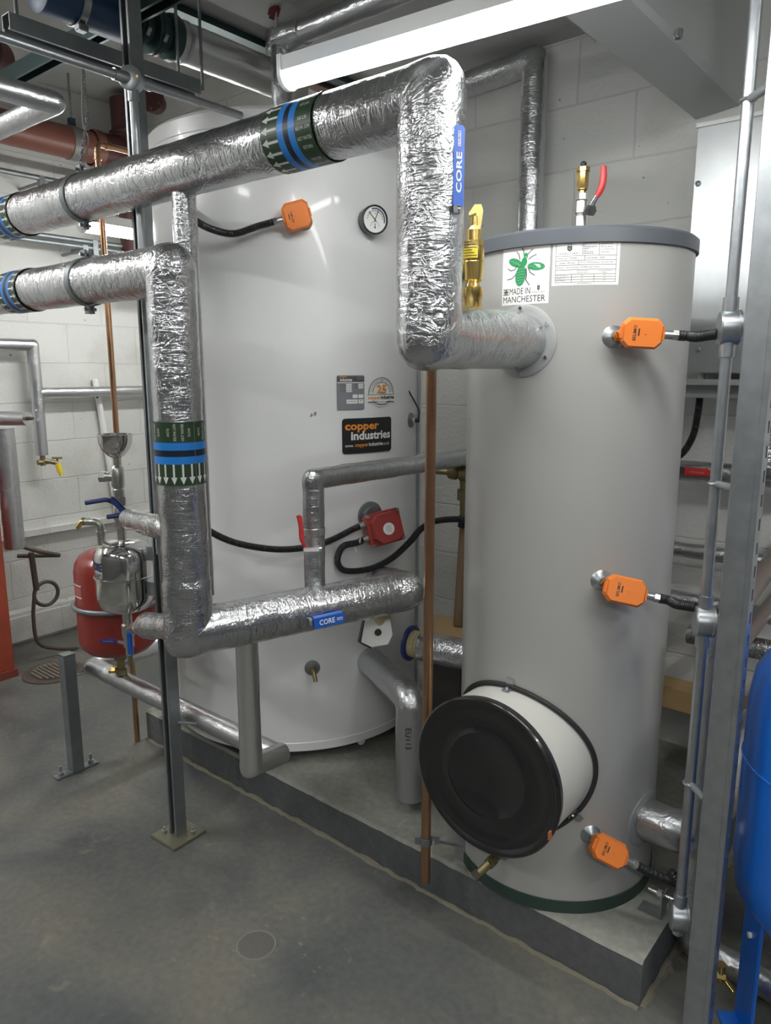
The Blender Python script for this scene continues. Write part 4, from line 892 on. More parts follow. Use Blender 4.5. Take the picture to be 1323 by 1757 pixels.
# ---------------------------------------------------------------- pressure gauge
S = WC(632, 380, BC, BR); n = V(S.x-BC[0], S.y-BC[1], 0).normalized(); g = thing('pressure_gauge', 'round white faced temperature and pressure gauge on the white tank', 'gauge', S)
vd = (CAM-S).normalized(); n = (n*.75+vd*.35).normalized()
mb = MB(); mb.lathe(S-n*.004, n, [(0, 0), (.034, 0), (.036, .008), (.043, .02), (.044, .044), (.046, .046), (.046, .058), (.043, .060), (.041, .055), (.0, .054)], mat('gauge_dark_case', (.05, .055, .06), .35, .4), 48); mb.build('case', g)
x_ = ZZ.cross(n).normalized(); y_ = n.cross(x_); F = lambda o: (lambda x, y: S+n*(.052+o)+x_*x+y_*y)
mb = MB(); mb.poly(F(0), [(.040*math.cos(a), .040*math.sin(a)) for a in [2*PI*i/40 for i in range(40)]], PAPER)
def arc(r, a0, a1, n=20, cx=0, cy=0): return [(cx+r*math.cos(a0+(a1-a0)*i/n), cy+r*math.sin(a0+(a1-a0)*i/n)) for i in range(n+1)]
mb.stroke(F(.0006), arc(.0345, -.2, 1.9), .005, mat('gauge_blue', (.10, .13, .28), .5)); mb.stroke(F(.0008), arc(.027, .1, PI-.1), .0012, INK); mb.stroke(F(.0006), arc(.016, .1, PI-.1, 16, 0, -.022), .0010, INK)
for i in range(11): a = .1+(PI-.2)*i/10; mb.stroke(F(.0008), [(.027*math.cos(a), .027*math.sin(a)), (.031*math.cos(a), .031*math.sin(a))], .001, INK)
mb.text('8', F(.0008), INK, size=.008) if 0 else mb.text('6', lambda x, y: F(.0008)(x*.008, y*.008+.019), INK); mb.build('dial', g, flat=True)
for a, l in ((2.35, .032), (1.2, .030)):
    mb = MB(); c, s = math.cos(a), math.sin(a); mb.stroke(F(.0014), [(-.006*c, -.006*s), (l*c, l*s)], .0026, ORDARK); mb.build('pointer', g, flat=True)
mb = MB(); mb.stroke(F(.0014), [(0, -.022), (.0, -.012)], .002, ORDARK); mb.poly(F(.0016), arc(.003, 0, 6, 10, 0, -.024), ORDARK); mb.build('small_pointer', g, flat=True)

# ---------------------------------------------------------------- red immersion heater box
S = WC(634, 884, BC, BR); n = V(S.x-BC[0], S.y-BC[1], 0).normalized(); rb_ = thing('junction_box', 'red cast heater box on the white tank with two cable glands', 'junction box', S)
f0 = (S+n*.10).dot(FH); o = W(661, 905, f0)
mb = MB(); mb.lathe(S-n*.002, n, [(0, 0), (.050, 0), (.050, .010), (.036, .012), (.036, .03), (0, .03)], GALVD, 40); mb.build('mounting_ring', rb_)
ax = (RH*1.0+ZZ*.0+FH*-.25).normalized(); vw = (CAM-o).normalized(); fz = (vw*.80+RH*.35+FH*-.05).normalized(); ex = ZZ.cross(fz).normalized(); rot = Matrix.Rotation(.17, 3, fz); ex = rot @ ex; ey = fz.cross(ex); M = M4(o, ex, ey, fz)
def ch(l, h, c): return [(-l/2, -h/2+c), (-l/2+c, -h/2), (l/2-c, -h/2), (l/2, -h/2+c), (l/2, h/2-c), (l/2-c, h/2), (-l/2+c, h/2), (-l/2, h/2-c)]
mb = MB(); mb.prism(ch(.118, .110, .012), -.055, -.006, REDBOX, M); mb.prism([(x*.7, y*.7) for x, y in ch(.118, .110, .03)], -.10, -.055, REDBOX, M); mb.build('body', rb_, 20)
mb = MB(); mb.prism(ch(.128, .116, .008), -.006, .002, REDBOX, M); P = ch(.112, .106, .024)
lo = [M @ V(x, y, .002) for x, y in P]; hi = [M @ V(x*.93, y*.93, .030) for x, y in P]; mb.add(lo+hi, [list(range(8))[::-1], list(range(8, 16))]+[[i, (i+1) % 8, 8+(i+1) % 8, 8+i] for i in range(8)], REDBOX); mb.build('cover', rb_, 20)
mb = MB(); mb.poly(lambda x, y: M @ V(x, y-.004, .0308), arc(.021, 0, 2*PI, 30)[:-1], PAPER)
for k in range(5): mb.quad(lambda x, y: M @ V(x, y-.004, .0312), -.012+abs(k-2)*.002, -.011+k*.005, .012-abs(k-2)*.002, -.0098+k*.005, GREYST)
mb.build('round_sticker', rb_, flat=True)
for i in (-1, 1):
    for j in (-1, 1): mb = MB(); p = M @ V(i*.057, j*.051, .002); mb.cyl(p, p+fz*.006, .006, CHROME, 12); mb.build('screw', rb_)
g1e = M @ V(-.060, .024, -.030); g2e = M @ V(-.060, -.024, -.026)
for p in (g1e, g2e): mb = MB(); mb.hexn(p+ex*.006, p-ex*.008, .0145, NICKEL); mb.cyl(p-ex*.008, p-ex*.022, .012, NICKEL, 20); mb.build('cable_gland', rb_)
fb = f0
cable([g1e-ex*.022, g1e-ex*.05-ey*.004, W(565, 928, fb-.02), W(520, 940, fb-.08), W(465, 942, fb-.12), W(400, 930, fb-.15), W(350, 906, fb-.18), W(310, 880, fb-.18)], 'black ribbed conduit running left from the upper gland of the red box', r=.0110, a_nut=False)
cable([g2e-ex*.022, g2e-ex*.045-ey*.004, W(588, 938, fb-.01), W(579, 962, fb), W(592, 979, fb), W(635, 976, fb), W(672, 958, fb+.02), W(703, 930, fb+.06), W(722, 908, fb+.10), W(745, 895, fb+.12), W(775, 891, fb+.14), W(812, 892, fb+.16)], 'black ribbed conduit looping under the red box and away behind the copper pipe', r=.0110, a_nut=False)
wt = MB(); p = g2e-ex*.03; wt.tube(spline([p+V(0, 0, .012), p+V(.01, -.016, 0), p+V(0, 0, -.014), p+V(-.012, .01, 0), p+V(0, 0, .012)], 6), .0016, WHITEP, 6); wt.tube(spline([p+V(0, -.014, -.01), p+V(-.012, -.016, -.02), p+V(-.004, -.018, -.04)], 6), .0012, WHITEP, 6); wt.build('cable_tie', rb_)

# ---------------------------------------------------------------- small fittings on the white tank
def boss(px, py, r, label, nm, col=GALVD, extra=None):
    S = WC(px, py, BC, BR); n = V(S.x-BC[0], S.y-BC[1], 0).normalized(); t = thing(nm, label, 'fitting', S, 'small tank fittings')
    mb = MB(); mb.lathe(S-n*.003, n, [(0, 0), (r, 0), (r, .004), (r*.5, .008), (0, .008)], col, 32); mb.build('washer', t); return t, S, n
t, S, n = boss(706, 721, .028, 'grey probe fitting with a thin black wire, right side of the white tank', 'sensor_pocket')
mb = MB(); mb.hexn(S+n*.004, S+n*.018, .012, CHROME); mb.cyl(S+n*.018, S+n*.03, .008, BLACKM, 16); mb.build('probe_nut', t)
fw = (S+n*.03).dot(FH)
mb = MB(); mb.tube(spline([S+n*.028, W(719, 706, fw), W(712, 690, fw), W(700, 668, fw), W(697, 660, fw), W(697, 640, fw-.01), W(697, 590, fw-.02)], 8), .0028, BLACKM, 8); mb.build('probe_wire', t)
mb = MB(); c = W(695, 658, fw); mb.box(c, (.020, .012, .030), mat('terminal_black', (.01, .012, .03), .5), None, .002); mb.build('wire_joint', t)
t, S, n = boss(707, 1012, .020, 'small grey washer and bolt low on the right side of the white tank', 'tank_bolt')
mb = MB(); mb.hexn(S+n*.004, S+n*.014, .010, CHROME); mb.cyl(S+n*.014, S+n*.026, .005, CHROME, 12); mb.build('bolt', t)
t, S, n = boss(536, 1146, .028, 'small brass drain cock on the front of the white tank', 'drain_cock')
mb = MB(); mb.hexn(S+n*.006, S+n*.022, .014, BRASSD); mb.cyl(S+n*.02, S+n*.045, .009, BRASSD); mb.cyl(S+n*.04+V(0, 0, .004), S+n*.05+V(.008, 0, -.03), .0075, BRASSD, 16); mb.build('cock_body', t)

# ---------------------------------------------------------------- valve levers and valves on the lagged pipes
def core_lever(label, o, ex, ez, L, Hh, txt=True, nm='valve_lever', flipx=False):
    """bent flat blue lever: ex along the grip, ez across the face"""
    ex = ex.normalized(); ez = (ez-ex*ez.dot(ex)).normalized(); nrm = ex.cross(ez)
    if nrm.dot(CAM-o) < 0: nrm = -nrm; ez = -ez
    t = thing(nm, label, 'valve', o, 'valve levers')
    fn = lambda d: (lambda x, y: o+ex*x+ez*y+nrm*d)
    M = M4(o, ex, ez, nrm); c = Hh*.22
    mb = MB(); P = [(-L/2, -Hh/2), (L/2-c, -Hh/2), (L/2, -Hh/2+c), (L/2, Hh/2-c), (L/2-c, Hh/2), (-L/2, Hh/2)]
    mb.prism(P, -.004, .004, BLUE, M); mb.box(o-nrm*.010+ez*(Hh/2-.002), (L*.96, .004, .018), BLUE, M.to_3x3(), .001); mb.box(o-nrm*.010-ez*(Hh/2-.002), (L*.96, .004, .018), BLUE, M.to_3x3(), .001)
    if txt:
        mb.text('CORE', fn(.0046), PAPER, fit=(-L*.34, -Hh*.26, L*.17, Hh*.26), bold=.02)
        x0, x1 = L*.24, L*.43
        for (a, b, c_, d) in ((x0, -Hh*.13, x1, -Hh*.08), (x0, Hh*.08, x1, Hh*.13), (x0, -Hh*.13, x0+.001, Hh*.13), (x1-.001, -Hh*.13, x1, Hh*.13)): mb.quad(fn(.0046), a, b, c_, d, PAPER)
        mb.text('BS', fn(.0046), PAPER, fit=(x0+.003, -Hh*.05, x1-.003, Hh*.05))
    mb.build('grip', t, 25)
    return t, nrm
pA = W(565, 1064, 1.965); ax = (W(592, 1058, 1.985)-W(538, 1070, 1.945)).normalized()
t, nr = core_lever('blue lever with white lettering lying along the lower flow pipe', pA, ax, ZZ, .090, .030)
mb = MB(); q = pA-ax*.045; mb.box(q-nr*.012, (.02, .02, .004), GALV, M3(ax, ax.cross(nr), nr)); mb.cyl(q-nr*.05, q-nr*.006, .009, CHROME, 16); mb.build('spindle', t)
pB = W(786, 285, 1.475); t, nr = core_lever('blue lever with white lettering standing upright on the return pipe', pB, ZZ, RH*1+FH*.35, .140, .022)
mb = MB(); q = pB-ZZ*.066; mb.box(q-ZZ*.012-RH*.006, (.022, .03, .012), CHROME, None, .002); mb.cyl(q-ZZ*.010-RH*.045, q-ZZ*.010+RH*.004, .009, CHROME, 16); mb.build('spindle', t)

# relief valve on the horizontal leg
bz = 1.617+R1; f5 = V(RVX, RVY, 0).dot(FH); zz = lambda py: W(815, py, f5).z
rv = thing('relief_valve', 'brass pressure relief valve standing on the horizontal foil pipe at the grey tank', 'valve', (RVX, RVY, bz))
b0 = V(RVX, RVY, 0); hs = [zz(y) for y in (528, 512, 492, 486, 450, 424, 395, 380, 364)]
mb = MB(); mb.hexn(b0+ZZ*(bz-.012), b0+ZZ*(hs[1]+.004), .019, BRASS); mb.lathe(b0, ZZ, [(.0, bz), (.017, bz), (.020, hs[1]), (.022, hs[1]+.003), (.022, hs[2]-.003), (.016, hs[2]), (.014, hs[3]), (.020, hs[3]+.006), (.023, hs[4]), (.020, hs[4]+.004), (0, hs[4]+.004)], BRASS, 32); mb.build('lower_body', rv)
mb = MB(); mb.lathe(b0, ZZ, [(0, hs[4]), (.021, hs[4]), (.0225, hs[4]+.004), (.0225, hs[5]-.002), (.0205, hs[5]), (.016, hs[5]+.002), (.016, hs[6]), (.009, hs[6]+.008), (.009, hs[7]+.01), (0, hs[7]+.01)], BRASS, 32); mb.hexn(b0+ZZ*(hs[5]), b0+ZZ*(hs[5]+.012), .021, BRASS); mb.build('bonnet', rv)
mb = MB(); d = (RH*.9-FH*.1).normalized(); P = [(0.004, 0), (.012, 0), (.018, .050), (.014, .062), (.0, .062), (-.012, .045), (-.010, .040), (.004, .046)]; M = M4(b0+ZZ*(hs[6]-.012)-d.cross(ZZ)*0, d, ZZ, d.cross(ZZ)); mb.prism(P, -.006, .006, BRASS, M); mb.build('test_lever', rv)
mb = MB(); fl = lambda x, y: b0+V(math.sin(x)*.0236, -math.cos(x)*.0236, y); mb.quad(fl, -.5, hs[4]+.006, .95, hs[5]-.004, YEL, 6)
fl2 = lambda x, y: b0+V(math.sin(x)*.0240, -math.cos(x)*.0240, y)
for k in range(6): mb.quad(fl2, -.4, hs[4]+.010+k*.0055, .85-(k % 3)*.2, hs[4]+.0115+k*.0055, INK, 4)
mb.build('yellow_label', rv)
mb = MB(); oz = rvz; mb.cyl(b0+ZZ*oz, V(RVX-.05, RVY, oz), .014, BRASSD); mb.lathe(V(RVX-.032, RVY, oz), (-1, 0, 0), [(0, 0), (.020, 0), (.023, .003), (.023, .016), (.019, .019), (0, .019)], BRASSD, 28); mb.build('outlet', rv)
# air vent and ball valve on the grey tank
f6 = V(KC[0], KC[1], 0).dot(FH); z6 = lambda py: W(996, py, f6).z; a0 = V(KC[0], KC[1], 0)
av = thing('air_vent', 'brass automatic air vent with red levered valve on top of the grey tank', 'valve', (KC[0], KC[1], KZ1))
mb = MB(); mb.lathe(a0, ZZ, [(0, KZ1-.012), (.016, KZ1-.012), (.016, z6(372)), (.013, z6(371)), (.0135, z6(368)), (.0165, z6(366)), (.0165, z6(346)), (.012, z6(343)), (.013, z6(338)), (0, z6(338))], NICKEL, 24); mb.hexn(a0+ZZ*z6(343), a0+ZZ*z6(333), .015, NICKEL); mb.build('valve_body', av)
mb = MB(); mb.lathe(a0, ZZ, [(0, z6(336)), (.010, z6(336)), (.010, z6(328)), (.014, z6(326)), (.014, z6(323)), (.0155, z6(321)), (.0155, z6(296)), (.018, z6(295)), (.018, z6(288)), (.012, z6(286)), (0, z6(286))], BRASS, 8); mb.build('vent_body', av)
mb = MB(); mb.lathe(a0, ZZ, [(0, z6(287)), (.007, z6(287)), (.008, z6(280)), (.004, z6(277)), (0, z6(277))], BLACKM, 20); mb.build('vent_cap', av)
mb = MB(); sp0 = a0+ZZ*z6(360); q = W(1012, 361, f6-.03); mb.cyl(sp0, q, .007, NICKEL, 16); mb.hexn(q-(q-sp0).normalized()*.004, q+(q-sp0).normalized()*.010, .014, CHROME); mb.tube([q, W(1018, 348, f6-.04), W(1026, 334, f6-.05)], .006, CHROME, 12); mb.build('handle_stem', av)
mb = MB(); mb.tube([W(1024, 337, f6-.05), W(1033, 322, f6-.055), W(1036, 300, f6-.055), W(1036, 285, f6-.055)], .008, REDLEV, 14, bend=.012, rfun=lambda s, l: .85+.25*math.sin(PI*min(1, s/l))); mb.build('red_lever', av)

# actuator below the end of the flow pipe
o = W(645, 1084, 2.24); t = thing('valve_actuator', 'white valve actuator with black knob under the end of the flow pipe', 'valve', o)
vw = (CAM-o).normalized(); fz = (vw+RH*.15-ZZ*.1).normalized(); ex = ZZ.cross(fz).normalized(); ey = fz.cross(ex); M = M4(o, ex, ey, fz)
mb = MB(); mb.prism([(-.050, -.028), (-.018, -.045), (.034, -.040), (.050, -.01), (.045, .038), (-.035, .040)], -.04, .018, WHITEP, M); mb.build('casing', t, 20)
mb = MB(); mb.prism([(-.056, -.03), (-.02, -.052), (-.018, -.045), (-.047, -.027), (-.032, .04), (-.038, .04)], -.03, .012, BLACKM, M); mb.build('black_edge', t)
mb = MB(); mb.lathe(M @ V(.004, .0, .016), fz, [(0, 0), (.011, 0), (.011, .008), (.009, .011), (0, .011)], BLACKM, 24); mb.build('knob', t)
mb = MB(); c = M @ V(.012, .042, -.02); mb.tube([c+V(0, 0, -.012), c+V(0, 0, .04)], .042, TAPE, 28, ds=.01, wob=.004); mb.build('tape_wrap', t)

# drum shaped manway cover low on the grey tank
S = WC(905, 1340, KC, KR); dn = math.radians(-12)
ctr = W(833, 1334, 1.41); back = W(905, 1300, 1.62)
dax = V(ctr.x-back.x, ctr.y-back.y, 0)
dax = V(-.02, -1, 0)
hz_ = W(860, 1320, 1.5).z
# axis leaves the tank squarely; solved from lid centre and rim centre
lid = WY(833, 1334, 1.478); lid.x = KC[0]; ax_ = V(lid.x-KC[0], lid.y-KC[1], 0); reach = ax_.length; ax_.normalize()
mw = thing('manway_cover', 'white drum shaped heater cover with a big black lid, on the grey tank', 'drum', V(lid.x, lid.y, PZ+.05)); RD = .203
o = V(KC[0], KC[1], lid.z)
def saddle(r, h, m, nm, r_in=0, push=.0):
    """short cylinder whose inner end follows the tank surface"""
    x, y, z = frame(ax_); mb = MB(); seg = 72; vv = []
    for i in range(seg):
        t_ = 2*PI*i/seg; p = x*math.cos(t_)*r+y*math.sin(t_)*r; side = math.hypot(p.x, p.y) ; back = math.sqrt(max(KR*KR-side*side, .001))-.012
        vv += [o+p+ax_*back, o+p+ax_*h]
    mb.add(vv, [[2*i, (2*i+2) % (2*seg), (2*i+3) % (2*seg), 2*i+1] for i in range(seg)]+[[2*i+1 for i in range(seg)]], m); return mb.build(nm, mw)
saddle(RD-.004, reach-.015, mat('warm_white_enamel', (.62, .61, .57), .38), 'drum_body')
x, y, z = frame(ax_); mb = MB(); vv = []; P = []
for i in range(97):
    t_ = 2*PI*i/96; p = x*math.cos(t_)*(RD+.004)+y*math.sin(t_)*(RD+.004); side = math.hypot(p.x, p.y); P.append(o+p+ax_*(math.sqrt(KR*KR-side*side)+.004))
mb.tube(P, .0065, BLACKM, 8, cap=False); mb.build('rubber_gasket', mw)
mb = MB(); mb.lathe(o+ax_*(reach-.022), ax_, [(RD-.006, 0), (RD+.002, 0), (RD+.003, .012), (RD+.006, .016), (RD+.006, .022), (RD+.001, .027), (RD-.008, .026), (RD-.012, .020), (RD-.020, .018), (RD-.036, .0185), (RD-.040, .0150), (RD-.086, .0150), (RD-.089, .0182), (RD-.092, .0182), (RD-.095, .0150), (0, .0145)], BLACKG, 96); mb.build('black_lid', mw, 50)
for (px, py) in ((880, 1166), (985, 1396)):
    # bracket at the angle of that point
    best = min(range(97), key=lambda i: (lambda d: abs(661.5+d.dot(RH)*0+((P[i]-CAM).dot(RH))*1-px))(P[i]) if 0 else ((lambda v: (661.5+FPX*v.dot(RH)/(v.dot(FH)*math.cos(PITCH)-v.z*math.sin(PITCH))-px)**2+(878.5-FPX*(v.dot(FH)*math.sin(PITCH)+v.z*math.cos(PITCH))/(v.dot(FH)*math.cos(PITCH)-v.z*math.sin(PITCH))-py)**2)(P[i]-CAM)))
    c = P[best]; rd = (c-o-ax_*(c-o).dot(ax_)).normalized(); tg = ax_.cross(rd); mb = MB()
    mb.box(c+ax_*.012-rd*.004, (.024, .022, .0025), GALV, M3(ax_, tg, rd), .0008); mb.box(c+ax_*.0+rd*.009, (.0025, .022, .026), GALV, M3(ax_, tg, rd), .0008); mb.build('fixing_bracket', mw)
    mb = MB(); mb.cyl(c+ax_*.014-rd*.003, c+ax_*.014+rd*.002, .004, CHROME, 12); mb.build('screw', mw)
mb = MB(); mb.box(V(KC[0]+.19, 1.472, lid.z-.075), (.004, .02, .02), mat('orange_tag', (.45, .14, .05), .5)); mb.build('orange_tag', mw)
# drain cock below the drum
c = WC(862, 1455, KC, KR); n = V(c.x-KC[0], c.y-KC[1], 0).normalized(); c.z = WC(862, 1462, KC, KR).z
t = thing('drain_cock', 'dull brass drain cock under the black drum lid of the grey tank', 'valve', c, 'drain cocks')
mb = MB(); mb.lathe(c-n*.004, n, [(0, 0), (.022, 0), (.022, .005), (0, .006)], GALVD, 24); mb.cyl(c, c+n*.05, .011, BRASSD); mb.hexn(c+n*.045, c+n*.065, .016, BRASSD); q = c+n*.06; mb.cyl(q, q+V(-.02, -.025, -.028), .011, BRASSD); mb.hexn(q+V(-.018, -.022, -.025), q+V(-.026, -.033, -.037), .014, IRON); mb.build('cock_body', t)
mb = MB(); a = WZ(795, 1462, PZ+.012); b_ = WZ(850, 1512, PZ+.012); mb.tube(spline([a+V(0, 0, .04), a, a.lerp(b_, .5), b_], 8), .008, GREENR, 10); solo(mb, 'rubber_strip', 'short dark green rubber strip on the plinth below the drum', 'strip', a)

# ---------------------------------------------------------------- sheet metal duct and cabinet, upper right
DP = [(-1.18, 2.76), (-1.18, 2.65), (-.92, 2.38), (-.785, 2.395), (-.775, 2.41), (-.775, 2.76)]
t = thing('sheet_duct', 'boxed galvanised duct with a sloping side running under the soffit, upper right', 'duct', (-.9, .0, 2.38))
mb = MB(); Y0, Y1 = -1.2, YB; n_ = len(DP); vv = [V(p[0], Y0, p[1]) for p in DP]+[V(p[0], Y1, p[1]) for p in DP]
mb.add(vv, [list(range(n_))[::-1], list(range(n_, 2*n_))]+[[i, (i+1) % n_, n_+(i+1) % n_, n_+i] for i in range(n_)], SHEETP); mb.build('duct_body', t, flat=True)
mb = MB(); mb.box((-1.20, 1.1, 2.70), (.05, 3.0, .10), mat('worn_batten', (.50, .50, .48), .6, var=(12, (.36, .35, .33), .2))); mb.build('fixing_rail', t)
_d = ray(1100, 102); _n = V(.27, 0, .26); _q = CAM+_d*((V(-1.05, 0, 2.515)-CAM).dot(_n)/_d.dot(_n))
for p in (_q, WZ(1163, 66, 2.383)):
    mb = MB(); mb.lathe(p, (0, -.3, -1), [(0, -.02), (.012, -.02), (.013, 0), (.008, .004), (0, .005)], CHROME, 16); mb.build('roundhead_screw', t)
cbx = WY(1183, 420, 2.55).x; czt = WY(1195, 214, 2.55).z; czb = WY(1185, 640, 2.55).z
cw = .62; t = thing('metal_cabinet', 'galvanised metal cabinet on the back wall behind the vertical conduit', 'cabinet', (cbx+cw/2, 2.65, czb))
mb = MB(); mb.box((cbx+cw/2, 2.645, (czt+czb)/2), (cw, .19, czt-czb), SHEET, None, .003); mb.build('body', t)
mb = MB(); mb.box((cbx+cw/2, 2.62, czb-.035), (cw+.01, .25, .004), SHEETP); mb.box((cbx+cw/2, 2.55, czb-.05), (cw, .004, .06), SHEETP, None, .001); mb.build('bottom_lip', t)
mb = MB(); mb.box((cbx+cw/2, 2.545, czt-.006), (cw+.004, .01, .012), WHITEP); mb.build('top_edge', t)
for py in (315, 600):
    mb = MB(); p = WY(1198, py, 2.55); mb.lathe(p, (0, -1, 0), [(0, -.002), (.009, -.002), (.009, .002), (.005, .004), (0, .004)], GALVD, 20); mb.build('lock', t)
mb = MB(); mb.box((cbx+cw*.56, 2.548, czb-.03), (.03, .006, .10), GALV); mb.build('hinge_plate', t)
ck = WY(1203, 652, 2.6); cable([ck, ck-ZZ*.06, W(1197, 712, ck.dot(FH)), W(1188, 750, ck.dot(FH)-.0), W(1168, 780, ck.dot(FH)), W(1130, 800, ck.dot(FH))], 'black ribbed conduit hanging from the bottom of the metal cabinet', r=.0115)

# ---------------------------------------------------------------- pipes on the back wall, right side
yb_ = 2.62
a = WY(1150, 805, yb_); b = WY(1345, 806, yb_)
t = lag([V(-.9, yb_, a.z), V(.1, yb_, a.z)], .035, 'upper foil pipe on the back wall carrying a red levered valve', FOIL2)
o = WY(1196, 810, yb_-.04); t = thing('valve', 'red levered valve on the upper wall pipe right of the grey tank', 'valve', o)
mb = MB(); mb.box(o, (.085, .012, .028), REDLEV, None, .004); mb.quad(lambda x, y: o+V(x, -.0064, y), -.022, -.003, .026, .003, mat('faded_print', (.62, .12, .11), .5)); mb.build('red_lever', t); mb = MB(); mb.cyl(o+V(-.055, .03, 0), o+V(-.055, -.005, 0), .014, IRON, 16); mb.build('spindle', t)
a = WY(1200, 947, yb_); lag([V(-1.0, yb_, a.z+.0), V(-.15, yb_, a.z+.0), V(-.15, yb_-.6, a.z)], .026, 'middle foil pipe on the back wall right of the grey tank', FOIL2)
a = WY(1190, 1032, yb_-.05); lag([V(-1.0, yb_-.05, a.z), V(-.45, yb_-.05, a.z)], .028, 'lower foil pipe on the back wall behind the middle sensor conduit', FOIL2)
a = WY(1290, 1110, 2.45); lag([V(-.72, 2.45, a.z), V(.3, 2.45, a.z)], .034, 'foil pipe behind the blue vessel, nearest its domed top', FOIL)
a = WY(1318, 480, 2.3); b = WY(1308, 800, 2.3); lag([V(a.x+.045, 2.3, 2.7), V(a.x+.045, 2.3, b.z)], .045, 'vertical foil pipe at the right edge behind the slotted post', FOIL)
a = WY(1314, 806, 2.3); lag([V(a.x-.05, 2.38, a.z-.01), V(a.x+.3, 2.3, a.z-.0)], .032, 'crumpled foil pipe stub at the right edge beside the slotted post', FOIL2, wob=.005)
a = W(1330, 955, 2.35); b = W(1258, 1060, 1.95)
mb = MB(); mb.tube([a+(a-b)*.6, b], .028, STEEL, 28); mb.lathe(W(1274, 1045, 2.02), (b-a).normalized(), [(.0285, -.01), (.030, -.01), (.030, .035), (.0285, .035)], mat('dark_ident_tape', (.06, .055, .09), .4), 28); solo(mb, 'steel_pipe', 'upper bare brown steel pipe slanting behind the slotted post', 'pipe', b, 'brown steel pipes')
a = W(1330, 1030, 2.4); b = W(1262, 1112, 2.0); mb = MB(); mb.tube([a+(a-b)*.6, b], .024, STEEL, 28); solo(mb, 'steel_pipe', 'lower bare brown steel pipe slanting behind the slotted post', 'pipe', b, 'brown steel pipes')
mb = MB(); mb.cyl(W(1335, 1035, 2.6), W(1318, 1033, 2.55), .03, DBROWN); solo(mb, 'pipe_flange', 'dark red pipe flange at the right edge above the blue vessel', 'flange', W(1335, 1035, 2.6))
# timber on the floor
a = WY(1150, 1196, 2.62); mb = MB(); mb.box((-.47, 2.66, a.z), (1.54, .10, .085), WOOD, None, .003); solo(mb, 'timber_beam', 'rough timber beam lying against the back wall right of the grey tank', 'timber', (-.35, 2.66, a.z-.04))
mb = MB(); mb.box((-.35, 2.66, (a.z-.04)/2), (.09, .09, a.z-.045), WOOD); mb.box((.2, 2.66, (a.z-.04)/2), (.09, .09, a.z-.045), WOOD); solo(mb, 'timber_prop', 'timber props carrying the beam at the back wall', 'timber', (-.1, 2.66, 0)) if 0 else None
for k, xx in enumerate((-1.16, .1)): mb = MB(); z0 = PZ if xx < PX1 else 0; mb.box((xx, 2.66, (a.z-.043+z0)/2), (.09, .09, a.z-.043-z0), WOOD); solo(mb, 'timber_prop', ['timber prop under the beam, hidden side behind the grey tank', 'timber prop under the beam, behind the blue vessel'][k], 'timber', (xx, 2.66, z0), 'timber props')
# big pipe leaving the grey tank on the right
c = V(KC[0], KC[1], 0)+V(.93, .37, 0)*0; a_ = math.radians(-4); dn = V(math.cos(a_), math.sin(a_), 0); zl = W(1110, 1400, 1.83).z
s0 = V(KC[0], KC[1], zl)+dn*(KR-.004); t = thing('lagged_pipe', 'fat crumpled foil pipe leaving the foot of the grey tank on the right', 'pipe', s0, 'foil lagged pipes')
mb = MB(); k1 = W(1190, 1385, 1.95); k2 = W(1262, 1270, 2.12); k3 = W(1290, 1215, 2.3); mb.tube([s0+dn*.004, s0+dn*.12, k1+V(.05, .04, 0), k2, k3+V(.1, .2, 0)], .056, FOIL2, 36, bend=.05, ds=.012, wob=.004, sq=.05); mb.build('foil_lagging', t)
mb = MB(); saddle_ring(mb, KC, KR, dn, zl, .080, .004, SHEETP); mb.build('flange_collar', t)
a = W(1190, 1120, 1.86); b = W(1182, 1640, 1.86)
ztp = W(1190, 1075, 1.74).z; q = W(1178, 1640, 1.74)
zl2 = W(1255, 1655, 1.655); zlo2 = max(zl2.z, .04)
lag([V(q.x, q.y, ztp), V(q.x, q.y, zlo2), V(zl2.x, zl2.y, zlo2), V(zl2.x+(zl2.x-q.x)*2.5, zl2.y+(zl2.y-q.y)*2.5, zlo2)], .036, 'foil pipe dropping behind the conduit and running along the floor to the right', FOIL2, bend=.03, sq=.1, wob=.003)
vb = W(1236, 1672, 1.60); t = thing('brass_valve', 'small brass cock under the floor level foil pipe by the slotted post', 'valve', vb); mb = MB(); mb.cyl(vb+V(0, 0, .03), vb-V(0, 0, .012), .012, BRASS); mb.cyl(vb, vb+V(.035, -.01, -.022), .006, BRASS, 14); mb.hexn(vb+V(-.016, -.01, 0), vb+V(.012, 0, 0), .012, BRASS); mb.build('body', t)
